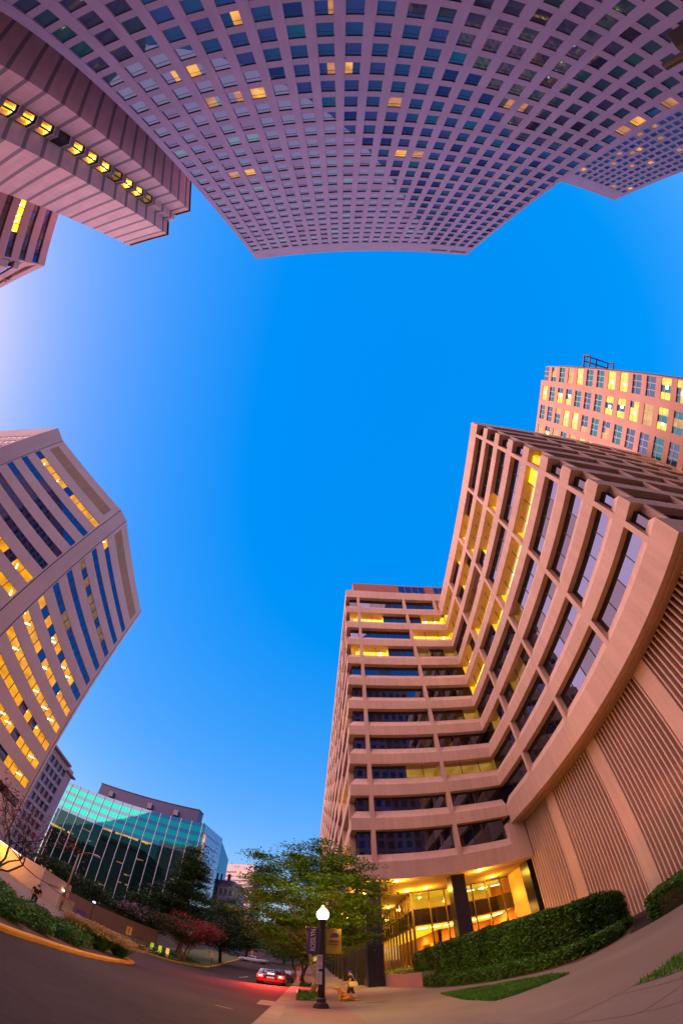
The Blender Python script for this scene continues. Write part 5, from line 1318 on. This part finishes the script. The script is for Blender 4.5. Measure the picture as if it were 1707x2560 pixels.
def people_and_dog():
    M_sh = plain('black_shirt', (.012, .010, .014), .8); M_tr = plain('dark_trousers', (.020, .015, .02), .8)
    p = person('person', 'person in blue cap, black top and cropped dark trousers walking a dog', (1.86, 19.25, 0), R(82), 1.66, M_sh, M_tr, plain('blue_cap', (.01, .03, .55), .6), True,
               arms=(((-.25, .02, 1.13), (-.20, .20, .98)), ((.25, .06, 1.14), (.13, .24, 1.00))))
    # tote bag held on the near arm
    t = empty('tote_bag', (1.86, 18.93, .75), 'pale yellow tote bag carried by the person in the blue cap', 'bag')
    m = MB(); m.v = []
    for z0, z1, wa, wb, th0, th1 in ((.70, .78, .13, .17, .035, .075), (.78, .92, .17, .165, .075, .06), (.92, 1.04, .165, .14, .06, .02)):
        k = len(m.v)
        for z, w, th in ((z0, wa, th0), (z1, wb, th1)): m.v += [(1.93 - w, 18.95 - th, z), (1.93 + w, 18.95 - th, z), (1.93 + w, 18.95 + th, z), (1.93 - w, 18.95 + th, z)]
        for i in range(4): j = (i + 1) % 4; m.f.append((k + i, k + j, k + 4 + j, k + 4 + i)); m.m.append(0)
        if z0 == .70: m.f.append((k, k + 3, k + 2, k + 1)); m.m.append(0)
    m.build('pouch', plain('tote_canvas', (.62, .45, .14), .8), t)
    m = MB(); pts = [(1.82, 18.95, 1.02), (1.84, 19.0, 1.25), (1.87, 19.06, 1.47), (1.94, 19.02, 1.25), (2.03, 18.95, 1.02)]
    for a, b in zip(pts, pts[1:]): m.tube(a, b, .012, .012, 6)
    m.build('strap', plain('tote_strap', (.66, .55, .36), .8), t, fix=False)
    # sitting golden dog, facing the road
    d = empty('dog', (1.40, 17.5, 0), 'golden dog sitting on the pavement at the feet of the person in the blue cap', 'dog', rz=R(92))
    V, E, RD = [], [], []
    a = chain(V, E, RD, [(0, -.20, .16), (0, -.13, .28), (0, -.02, .42), (0, .06, .53)], [(.15, .15), (.15, .17), (.125, .15), (.10, .115)])
    h = chain(V, E, RD, [(0, .10, .63), (0, .13, .71), (0, .19, .735)], [.085, .088, .082], a)
    chain(V, E, RD, [(0, .26, .70), (0, .325, .682)], [(.052, .046), (.036, .032)], h)
    for s in (-1, 1):
        chain(V, E, RD, [(s * .075, .08, .42), (s * .08, .10, .24), (s * .08, .095, .07), (s * .08, .15, .035)], [.060, .043, .036, .037], a)
        chain(V, E, RD, [(s * .12, -.12, .15), (s * .165, .02, .15), (s * .155, -.10, .06), (s * .155, .04, .04)], [.095, .075, .05, .04], 0)
    chain(V, E, RD, [(0, -.34, .07), (.02, -.50, .045), (.05, -.68, .035)], [.055, .045, .022], 0)
    M_dog = stone('golden_fur', (.36, .14, .035), var=.25, sc=9, rough=.9)
    skin_mesh('body', V, E, RD, [M_dog], d)
    for s in (-1, 1):
        V, E, RD = [], [], []
        chain(V, E, RD, [(s * .07, .12, .765), (s * .098, .13, .70), (s * .10, .15, .63)], [(.02, .03), (.018, .045), (.012, .03)])
        skin_mesh('ear', V, E, RD, [stone('dog_ear_fur', (.26, .09, .025), var=.2, sc=9)], d)
        m = MB(); m.ball((s * .038, .258, .757), .011, .009, .011, 6); m.build('eye', M_black, d, smooth=True, local=True)
    m = MB(); m.ball((0, .357, .690), .018, .013, .015, 6); m.build('nose', M_black, d, smooth=True, local=True)
    m = MB(); m.lathe((0, .098, .585), [(.100, -.012), (.100, .012)], 14); m.build('collar', plain('dog_collar', (.2, .02, .03), .6), d, local=True)
    l = MB(); a = Vector((1.36, 17.6, .62)); b = Vector((1.68, 19.0, .92))
    for i in range(8):
        u, v = i / 8, (i + 1) / 8
        l.tube(a.lerp(b, u) - Vector((0, 0, .16 * math.sin(math.pi * u))), a.lerp(b, v) - Vector((0, 0, .16 * math.sin(math.pi * v))), .006, .006, 5)
    tag(l.build('leash', plain('leash_cord', (.25, .10, .06), .7), fix=False), 'thin leash running from the golden dog up to the person', 'leash')
    person('person', 'man in black shorts and black top walking on the left pavement, seen from behind', (-14.15, 22.15, ground_z(-14.15, 22.15)), R(35), 1.74, plain('black_tee', (.010, .009, .012), .9), plain('black_shorts', (.014, .012, .014), .9), None, True, arms=(((-.26, -.02, 1.14), (-.25, .10, .93)), ((.26, .02, 1.14), (.25, .14, .95))), belly=1.18, sleeves=.75, lean=.10)

# ------------------------------------------------------------------ vehicles
M_tyre = plain('tyre_rubber', (.012, .012, .013), .8); M_rim = plain('alloy', (.35, .34, .35), .35, .8)
M_carglass = mirror_glass('car_glass', (.01, .01, .014), (.5, .5, .6), lo=.2, hi=.9)
E_tail = glow('tail_lamp', (1.0, 0.012, 0.010), 14.0); E_hot = glow('tail_lamp_core', (1.0, .55, .40), 10.0)
def car(name, label, loc, rz, paint, kind='sedan', lit=False, cat='car', group=None):
    t = empty(name, loc, label, cat, group, rz)
    L, W = (4.7, 1.84) if kind == 'sedan' else (4.5, 1.86) if kind == 'suv' else (5.7, 2.0)
    h = L / 2
    if kind == 'sedan':
        side = [(-h, .42), (-h + .02, .72), (-h + .06, .93), (-h + .25, 1.0), (-h + .75, 1.02), (h - 1.45, .95), (h - .5, .82), (h - .06, .66), (h, .40), (h - .1, .24), (-h + .1, .26)]
        roof = [(-h + .55, 1.0), (-h + 1.35, 1.40), (-h + 2.2, 1.46), (-h + 2.75, 1.42), (h - 1.35, .95)]
    elif kind == 'suv':
        side = [(-h, .45), (-h + .02, .98), (-h + .1, 1.06), (h - 1.2, 1.03), (h - .4, .95), (h - .04, .75), (h, .42), (h - .1, .28), (-h + .1, .3)]
        roof = [(-h + .05, 1.05), (-h + .4, 1.66), (-h + 1.3, 1.72), (-h + 2.5, 1.68), (h - 1.2, 1.03)]
    else:
        side = [(-h, .52), (-h, 1.12), (-h + 1.95, 1.14), (-h + 2.0, 1.16), (h - 1.75, 1.14), (h - .6, 1.08), (h - .06, .95), (h, .5), (h - .1, .40), (-h + .1, .46)]
        roof = [(-h + 2.02, 1.14), (-h + 2.2, 1.78), (-h + 2.8, 1.84), (-h + 3.3, 1.80), (h - 1.75, 1.14)]
    def loft(prof, rows, mat, nm, smooth=False):
        m = MB(); K = len(prof)
        for x, s, dz in rows:
            m.v += [(x, py * s, pz + dz * max(0, pz - .5)) for py, pz in prof]
        for r in range(len(rows) - 1):
            for i in range(K): j = (i + 1) % K; m.f.append((r * K + i, r * K + j, (r + 1) * K + j, (r + 1) * K + i)); m.m.append(0)
        m.f.append(tuple(range(K))); m.m.append(0); m.f.append(tuple(range((len(rows) - 1) * K + K - 1, (len(rows) - 1) * K - 1, -1))); m.m.append(0)
        o = m.build(nm, mat, t, local=True); b = o.modifiers.new('bevel', 'BEVEL'); b.width = .03; b.segments = 2; b.limit_method = 'ANGLE'; o.data.polygons.foreach_set('use_smooth', [True] * len(o.data.polygons)); return o
    w = W / 2
    loft(side, [(-w, .965, -.06), (-w * .93, .99, 0), (w * .93, .99, 0), (w, .965, -.06)], paint, 'body')
    if kind == 'pickup':    # the load bed is open
        m = MB(); m.box(-w * .82, w * .82, -h + .08, -h + 1.9, 1.13, 1.165); m.build('load_bed', M_black, t, local=True)
    rw = w * .76
    cabin = loft(roof, [(-rw - .12, 1.0, -.0), (-rw, .985, .02), (rw, .985, .02), (rw + .12, 1.0, -.0)], paint, 'roof')
    for v in cabin.data.vertices:
        if v.co.z < 1.2: v.co.x *= 1.10
    # panes: front, rear and sides
    (y0, z0), (y1, z1), (y3, z3), (y4, z4) = roof[0], roof[1], roof[3], roof[4]
    def pane(nm, pts): m = MB(); m.quad(pts); m.build(nm, M_carglass, t, local=True, fix=False)
    f = .12
    def lp(a, b, u): return a + (b - a) * u
    pane('rear_window', [(-rw * .95, lp(y0, y1, .1) - .045, lp(z0, z1, .15)), (rw * .95, lp(y0, y1, .1) - .045, lp(z0, z1, .15)), (rw * .86, lp(y0, y1, .9) - .045, lp(z0, z1, .88) + .02), (-rw * .86, lp(y0, y1, .9) - .045, lp(z0, z1, .88) + .02)])
    pane('windscreen', [(rw * .95, lp(y4, y3, .1) + .05, lp(z4, z3, .12)), (-rw * .95, lp(y4, y3, .1) + .05, lp(z4, z3, .12)), (-rw * .86, lp(y4, y3, .9) + .05, lp(z4, z3, .88) + .02), (rw * .86, lp(y4, y3, .9) + .05, lp(z4, z3, .88) + .02)])
    for s in (-1, 1):
        x = s * (rw + .155)
        ya, yb, yc, yd = lp(y0, y1, .42), lp(y0, y1, .98) + .05, lp(y4, y3, .92) - .05, lp(y4, y3, .30); zt = z3 - .07; zb = z0 + .07; ym = (yb + yc) / 2
        pane('side_window', [(x * 1.045, ya + .12, zb), (x * 1.045, ym - .05, zb), (x, ym - .05, zt), (x, yb + .1, zt)])
        pane('side_window', [(x * 1.045, ym + .05, zb), (x * 1.045, yd - .05, zb), (x, yc - .05, zt), (x, ym + .05, zt)])
        m = MB(); m.box(s * w, s * (w + .17), yd - .1, yd + .02, zb - .03, zb + .12); m.build('mirror', paint, t, local=True)
    r = .33 if kind == 'sedan' else .37
    for s in (-1, 1):
        for yy in (-h + .92, h - .95):
            q = empty('wheel', (s * (w - .10), yy, r)); q.parent = t
            m = MB(); m.tube((-.11, 0, 0), (.11, 0, 0), r, r, 22); m.build('tyre', M_tyre, q, local=True, smooth=False)
            m = MB(); m.tube((s * .10, 0, 0), (s * .125, 0, 0), r * .62, r * .60, 14); m.build('rim', M_rim, q, local=True)
    zt = .80 if kind == 'sedan' else .88
    for s in (-1, 1):
        m = MB(); m.box(s * .48, s * (w - .04), -h - .035, -h + .10, zt - .15, zt + .11, 0)
        if lit: m.box(s * .56, s * (w - .18), -h - .046, -h - .02, zt - .05, zt + .04, 1)
        m.build('tail_light', [E_tail if lit else plain('tail_lens', (.25, .01, .01), .3), E_hot], t, local=True)
        m = MB(); m.box(s * .45, s * (w - .05), h - .16, h + .012, .60, .73); m.build('headlight', plain('lamp_glass', (.6, .6, .62), .15), t, local=True)
    if kind == 'sedan':
        m = MB(); m.box(-.22, .22, -h + .26, -h + .31, 1.03, 1.075); m.build('brake_light', E_hot if lit else M_rsign, t, local=True)
    m = MB(); m.box(-.26, .26, -h - .03, -h + .05, .62, .76); m.build('number_plate', glow('plate_lit', (1, .6, .6), .5) if lit else plain('plate', (.5, .48, .46), .5), t, local=True)
    m = MB(); m.box(-w * .94, w * .94, -h - .06, -h + .2, .34, .54); m.build('bumper', M_black if kind != 'sedan' else paint, t, local=True)
    return t
def vehicles():
    Mr = plain('tail_glare_paint', (.10, .012, .018), .3); Mr.node_tree.nodes['Principled BSDF'].inputs['Coat Weight'].default_value = .6  # red glare of the tail lights is put into the body colour
    Mp = plain('plum_paint', (.05, .03, .06), .3); Mw = plain('white_paint_car', (.62, .60, .68), .35); Mg = plain('grey_paint', (.14, .13, .15), .35)
    t = car('car', 'dark sedan with glowing red brake lights driving along the kerb', (-2.22, 36.0, ROAD), 0, Mr, 'sedan', True)
    t.scale = (1.05, 1.0, 1.15)
    l = bpy.data.lights.new('brake_glow', 'AREA'); o = bpy.data.objects.new('brake_glow', l); COL.objects.link(o); l.shape = 'RECTANGLE'; l.size = 1.6; l.size_y = .15; l.energy = 900; l.color = (1, .03, .02)
    o.parent = t; o.location = (0, -2.47, .8); o.rotation_euler = (R(-68), 0, 0)
    car('car', 'plum hatchback parked at the kerb ahead of the braking sedan', (-1.75, 46.5, ground_z(-1.75, 46.5) + ROAD), 0, Mp, 'suv', group='parked cars')
    car('car', 'grey sedan parked at the kerb, farthest of the cars', (-1.85, 57.5, ground_z(-1.85, 57.5) + ROAD), 0, Mg, 'sedan', group='parked cars')
    car('pickup', 'white pickup truck seen side-on at the bend, far up the street', (-9.9, 95.5, ground_z(-9.9, 95.5) + ROAD), R(78), Mw, 'pickup', cat='pickup')

# ------------------------------------------------------------------ things at the right: planter, standpipe, signal
def right_side():
    t = empty('planter', (5.8, 30, 0), 'low concrete planter with lit flowers in front of the lobby glass', 'planter')
    m = MB(); P = [(5.62, 37.8), (5.62, 29.6), (6.1, 24.9), (8.6, 24.9), (8.6, 37.8)]
    m.prism(P, 0, 1.18); m.build('wall', stone('planter_concrete', (.20, .19, .165), var=.1), t)
    g = np.random.default_rng(77); n = 5200
    Q = np.stack([g.uniform(5.75, 8.3, n), g.uniform(27.5, 37.5, n), 1.15 + np.abs(g.normal(size=n)) * .26], 1)
    leaf_mesh('foliage', Q, .09, [leafy('lit_ground_cover', (.10, .15, .02), .5), leafy('pale_flower', (.55, .42, .22), .3)], (g.uniform(size=n) > .9).astype(int), t, .1, 4)
    t = empty('standpipe', (5.98, 28.9, 0), 'grey-green siamese standpipe post in front of the planter', 'standpipe')
    m = MB(); m.lathe((5.98, 28.9, 0), [(.17, 0), (.17, .05), (.13, .10), (.12, .85), (.14, .9), (.15, .95), (.14, 1.28), (.11, 1.36), (.05, 1.42)], 14); m.build('post', plain('verdigris', (.10, .11, .12), .45, .4), t, smooth=True)
    for s in (-1, 1): m = MB(); m.tube((5.98, 28.9, .72), (5.98 + s * .2, 28.75, .72), .07, .08, 10); m.build('inlet', M_rim, t)
    t = empty('stone_block', (5.0, 40.2, 0), 'small pale stone block between the black columns', 'block')
    m = MB(); m.box(4.62, 5.36, 36.6, 37.3, 0, .78); m.box(4.58, 5.40, 36.56, 37.34, .78, .86); m.build('body', M_conc, t)
    # traffic signal just behind the camera, seen at the very corner
    t = empty('traffic_signal', (2.42, -4.35, 0), 'black traffic signal head with orange-lit side at the top right corner', 'traffic signal')
    m = MB(); m.tube((2.95, -4.35, 0), (2.95, -4.35, 3.4), .06, .05, 10); m.build('pole', M_iron, t)
    b = MB(); c = Vector((2.70, -4.12, 2.40))
    b.box(c.x - .15, c.x + .21, c.y - .14, c.y + .20, c.z - .02, c.z + .42); hb = b.build('housing', M_black, t)
    md = hb.modifiers.new('bevel', 'BEVEL'); md.width = .03; md.segments = 2
    b = MB(); b.box(c.x + .02, c.x + .5, c.y - .12, c.y + .12, c.z - .32, c.z - .12); b.build('bracket', plain('signal_lit_orange', (.55, .17, .02), .45), t)  # orange light falling here is put into the colour
    b = MB()
    for i in range(5): b.box(c.x - .02 + .03 * i, c.x - .0 + .03 * i, c.y + .205, c.y + .21, c.z + .08 + .02 * (i % 2), c.z + .30 - .03 * (i % 3))
    b.build('lit_figure', glow('signal_white', (.8, .85, .85), .7, .5, 20), t)
    b = MB(); b.box(c.x - .17, c.x - .145, c.y + .05, c.y + .12, c.z + .05, c.z + .12); b.build('lens', glow('signal_red', (1, .10, .01), 1.2), t)
    l = bpy.data.lights.new('signal_glow', 'POINT'); o = bpy.data.objects.new('signal_glow', l); COL.objects.link(o); l.energy = 6; l.color = (1, .32, .03); l.shadow_soft_size = .06; o.parent = t; o.location = Vector((c.x + .25, c.y + .35, c.z - .35)) - t.location
# ------------------------------------------------------------------ things at the left
def left_side():
    Mb = stone('brown_wall', (.26, .16, .13), var=.12, sc=.5, cell=(2.4, 2.4, 9), cvar=.06)
    Mw = stone('white_wall', (.52, .40, .36), var=.06, sc=.4)
    # brown retaining wall up the side street
    t = empty('retaining_wall', (-24, 46, 0), 'long brown retaining wall with a ledge on the left, under the crape myrtles', 'wall')
    P = [(-25.2, 40.0), (-22.4, 48.0), (-20.6, 54.0), (-19.0, 60.5)]
    m = MB()
    for (x0, y0), (x1, y1) in zip(P, P[1:]):
        d = math.hypot(x1 - x0, y1 - y0); n = (-(y1 - y0) / d * .45, (x1 - x0) / d * .45)
        z0 = 1.0; za, zb = 3.75 + .02 * (y0 - 40), 3.75 + .02 * (y1 - 40)
        k = len(m.v); m.v += [(x0, y0, z0), (x1, y1, z0), (x1, y1, zb), (x0, y0, za), (x0 + n[0], y0 + n[1], z0), (x1 + n[0], y1 + n[1], z0), (x1 + n[0], y1 + n[1], zb), (x0 + n[0], y0 + n[1], za)]
        m.f += [(k, k + 1, k + 2, k + 3), (k + 5, k + 4, k + 7, k + 6), (k + 3, k + 2, k + 6, k + 7), (k, k + 3, k + 7, k + 4), (k + 1, k + 5, k + 6, k + 2)]; m.m += [0] * 5
    m.build('face', Mb, t)
    m = MB(); g = np.random.default_rng(88); Q = []
    for (x0, y0), (x1, y1) in zip(P, P[1:]):
        for i in range(900): f = g.uniform(); Q.append((x0 + (x1 - x0) * f - .9 + g.normal() * .25, y0 + (y1 - y0) * f + .3 + g.normal() * .25, 3.85 + abs(g.normal()) * .3))
    h = empty('hedge', (-22.5, 50, 3.6), 'dark low hedge along the top of the brown retaining wall', 'hedge'); leaf_mesh('foliage', Q, .12, [L_dark], None, h, .2, 3)
    for i in range(9):
        f = i / 8; x, y = -22.6 + 3.2 * f, 48 + 11 * f
        m = MB(); m.ball((x - .15, y, 3.62 + .2 * f), .09, .09, .06, 8); tag(m.build('wall_light', glow('amber_bulb', (1.0, .45, .06), 4) if i == 0 else MATS['amber_bulb'], smooth=True), ['small amber light on the retaining wall, nearest the lamp post', 'small amber light on the retaining wall, second from the lamp post'][0] if i == 0 else 'small amber light in the row along the retaining wall', 'light', 'amber lights on the retaining wall')
    # white wall and canopy at the foot of the striped tower
    t = empty('white_wall', (-26, 35.5, 0), 'smooth white wall block at the foot of the striped tower, orange-lit at its left', 'wall')
    m = MB(); m.prism([(-22.6, 35.4), (-22.3, 40.5), (-33, 42), (-33, 34.2)], .2, 4.45); m.build('block', Mw, t)
    m = MB(); m.prism([(-20.6, 35.9), (-20.4, 38.5), (-22.3, 38.6), (-22.55, 35.6)], .3, 2.5); m.build('low_block', Mw, t)
    m = MB(); m.tube((-25.1, 34.9, 4.30), (-33, 34.0, 4.55), .045, .045, 6); m.build('light_strip', glow('rose_strip', (1.0, .42, .36), 5), t)
    for x in (-27.0, -30.5):
        l = bpy.data.lights.new('sodium_lamp', 'POINT'); o = bpy.data.objects.new('sodium_lamp', l); COL.objects.link(o); l.energy = 520; l.color = (1, .40, .03); l.shadow_soft_size = .25; o.parent = t; o.location = Vector((x, 33.2, 3.6)) - t.location
    m = MB(); m.ball((-27.0, 33.2, 3.6), .16, .16, .16, 8); m.build('lamp_head', glow('sodium_lens', (1, .5, .08), 9), t, smooth=True)
    # bright spill light by the wall end
    t = empty('floodlight', (-21.8, 37.5, 0), 'glaring orange floodlight beside the end of the white wall', 'light')
    zz = 3.35
    m = MB(); m.tube((-22.2, 39.2, .5), (-22.2, 39.2, zz), .05, .05, 6); m.build('post', M_iron, t)
    m = MB(); m.ball((-22.2, 39.1, zz), .16, .12, .12, 8); m.build('lens', glow('flood_lens', (1, .6, .35), 12), t, smooth=True)
    t = empty('floodlight', (-18.9, 37.0, 0), 'violet-white floodlight to the right of the leaning lamp post', 'light')
    m = MB(); m.tube((-20.2, 42.0, .7), (-20.2, 42.0, 3.8), .05, .05, 6); m.build('post', M_iron, t)
    m = MB(); m.ball((-20.2, 41.9, 3.85), .15, .12, .12, 8); m.build('lens', glow('violet_lens', (.75, .3, 1.0), 10), t, smooth=True)
    # cobra-head lamp post
    x, y = -18.7, 33.25; z0 = ground_z(x, y)
    t = empty('street_lamp', (x, y, z0), 'tall grey street lamp post with a curved arm on the left pavement', 'street lamp')
    m = MB(); m.tube((x, y, z0 - .2), (x, y, 7.55), .11, .065, 10); m.build('pole', plain('grey_pole', (.24, .17, .15), .5, .3), t, smooth=True)
    m = MB(); pts = [(x, y, 7.4), (x + .35, y - .05, 7.85), (x + .9, y - .12, 8.1), (x + 1.5, y - .2, 8.12)]
    for a, b in zip(pts, pts[1:]): m.tube(a, b, .04, .035, 8)
    m.build('arm', MATS['grey_pole'], t, smooth=True, fix=False)
    m = MB(); m.ball((x + 1.75, y - .23, 8.08), .36, .16, .10, 8); m.build('lamp_head', plain('lamp_head_grey', (.5, .46, .44), .4), t, smooth=True)
    t = empty('warning_sign', (x + .1, y - .15, 3), 'diamond-shaped sign seen from behind on the tall grey lamp post', 'sign')
    m = MB(); c = (x + .15, y - .13, 3.35)
    m.quad([(c[0] - .42, c[1], c[2]), (c[0], c[1], c[2] - .42), (c[0] + .42, c[1], c[2]), (c[0], c[1], c[2] + .42)]); m.quad([(c[0] - .42, c[1] + .01, c[2]), (c[0], c[1] + .01, c[2] + .42), (c[0] + .42, c[1] + .01, c[2]), (c[0], c[1] + .01, c[2] - .42)])
    m.build('plate', plain('sign_back', (.40, .24, .15), .5), t, fix=False)
    m = MB(); m.box(c[0] - .18, c[0] + .18, c[1], c[1] + .01, 1.9, 2.35); tag(m.build('plate_sign', plain('orange_sign', (.55, .16, .03), .6)), 'small orange sign low on the tall grey lamp post', 'sign')
    # barrels, bollards and small signs at the island and side street
    for i, (px_, d, col, lab) in enumerate([(192, 20.5, (.55, .50, .47), 'white round barrel behind the shrubs of the near island'), (216, 20.8, (.52, .33, .17), 'tan round barrel right of the white one')]):
        a = math.radians(-26.6 + i * 1.35); bx, by = d * math.sin(a), d * math.cos(a)
        m = MB(); m.lathe((bx, by, 0), [(.30, 0), (.33, .3), (.34, .7), (.33, 1.0), (.30, 1.12), (.22, 1.18)], 16)
        tag(m.build('barrel', plain('barrel_%d' % i, col, .5), smooth=True), lab, 'barrel')
    m = MB(); m.box(-9.55, -8.3, 17.55, 17.9, .42, .47); m.box(-9.55, -8.3, 17.85, 17.9, .5, .95)
    for xx in (-9.5, -8.4): m.box(xx, xx + .05, 17.6, 17.9, 0, .42)
    tag(m.build('bench', plain('pale_metal', (.5, .48, .48), .4, .3)), 'pale metal bench half hidden by shrubs, left of the white barrel', 'bench')
    def at(az, d): return d * math.sin(R(az)), d * math.cos(R(az))
    x, y = at(-26.9, 33); z0 = ground_z(x, y)
    t = empty('notice_board', (x, y, z0), 'small purple sign on posts beyond the white barrel', 'sign'); m = MB(); m.box(x - .42, x + .42, y, y + .05, z0 + .9, z0 + 1.55); m.build('panel', plain('purple_panel', (.09, .05, .22), .5), t)
    m = MB(); m.tube((x, y + .03, z0), (x, y + .03, z0 + .9), .04, .04, 6); m.build('post', M_iron, t)
    for i, (az, d) in enumerate([(-26.0, 38), (-24.9, 38.5), (-24.4, 39)]):
        x, y = at(az, d); z0 = ground_z(x, y); m = MB(); m.tube((x, y, z0 - .2), (x, y, z0 + .95), .075, .075, 8); m.lathe((x, y, z0 + .95), [(.075, 0), (.09, .03), (.05, .09), (.01, .11)], 8)
        tag(m.build('bollard', M_iron, smooth=True), ['leftmost of three dark bollards before the retaining wall', 'middle of three dark bollards before the retaining wall', 'rightmost of three dark bollards before the retaining wall'][i], 'bollard', 'dark bollards')
    x, y = at(-20.9, 36); z0 = ground_z(x, y)
    t = empty('yellow_sign', (x, y, z0), 'lit yellow sign on a thin post beyond the feathery grass', 'sign'); m = MB(); m.box(x - .22, x + .22, y, y + .04, z0 + 1.35, z0 + 2.25); m.build('panel', plain('yellow_panel', (.70, .40, .04), .5), t)
    m = MB(); m.box(x - .03, x + .03, y - .006, y - .003, z0 + 1.5, z0 + 2.1); m.build('print_line', M_black, t); m = MB(); m.tube((x, y + .06, z0 - .2), (x, y + .06, z0 + 2.2), .03, .03, 6); m.build('post', M_iron, t)
    x, y = at(-22.4, 35); z0 = ground_z(x, y); m = MB(); m.lathe((x, y, z0 - .05), [(.22, 0), (.22, .06), (.14, .08), (.05, .65), (.03, .7)], 12); tag(m.build('traffic_cone', plain('cone_orange', (.70, .13, .02), .5), smooth=True), 'orange traffic cone left of the lit yellow sign', 'cone')
    for i, (az, d) in enumerate([(-17.9, 46), (-16.9, 46.5), (-16.0, 47)]):
        x, y = at(az, d); z0 = ground_z(x, y); m = MB(); m.box(x - .16, x + .16, y - .05, y + .05, z0, z0 + 1.3)
        tag(m.build('lit_post', glow('lime_post', (.65, .75, .06), .9, .5, 2) if i == 0 else (MATS['lime_post'] if i == 1 else glow('amber_post', (.95, .45, .12), .9, .5, 2))), ['left lime-lit marker post left of the crimson tree', 'second lime-lit marker post left of the crimson tree', 'amber-lit marker post nearest the crimson tree'][i], 'marker post', 'lit marker posts')
    # small sign on the verge by the crimson tree, and one at the far bend
    x, y = at(-10.75, 46); z0 = ground_z(x, y)
    t = empty('verge_sign', (x, y, z0), 'small pale sign on a post in front of the crimson crape myrtle', 'sign'); m = MB(); m.box(x - .2, x + .2, y, y + .03, z0 + 1.75, z0 + 2.4); m.build('plate', plain('peach_sign', (.62, .36, .22), .6), t); m = MB(); m.tube((x, y + .05, z0 - .2), (x, y + .05, z0 + 2.3), .03, .03, 6); m.build('post', M_iron, t)
    x, y = at(-6.15, 90); z0 = ground_z(x, y); m = MB(); m.box(x - .25, x + .25, y, y + .04, z0 + 2.6, z0 + 3.5); m.tube((x, y + .06, z0 - .2), (x, y + .06, z0 + 3.4), .04, .04, 6)
    tag(m.build('far_sign', plain('far_yellow', (.65, .36, .05), .5)), 'small yellow sign above the white pickup', 'sign')
    # kerbside sign and cooler by the second tree
    x, y = at(-.55, 33); t = empty('kerb_sign', (x, y, 0), 'small white and orange sign on a post at the kerb behind the first tree pit', 'sign')
    m = MB(); m.box(x - .14, x + .14, y, y + .02, 1.15, 1.62); m.build('plate', plain('white_plate', (.6, .55, .5), .6), t); m = MB(); m.box(x - .14, x + .14, y, y + .02, 1.64, 2.05); m.build('top_plate', MATS['orange_sign'], t); m = MB(); m.tube((x, y + .04, 0), (x, y + .04, 2.0), .025, .025, 6); m.build('post', M_iron, t)
lay_ground(); salmon_building(); striped_tower(); towers(); stone_tower(); ribbon_office(); right_tower(); teal_block(); far_blocks()
plant_trees(); plant_hedges(); lamp_post(); people_and_dog(); vehicles(); right_side(); left_side()
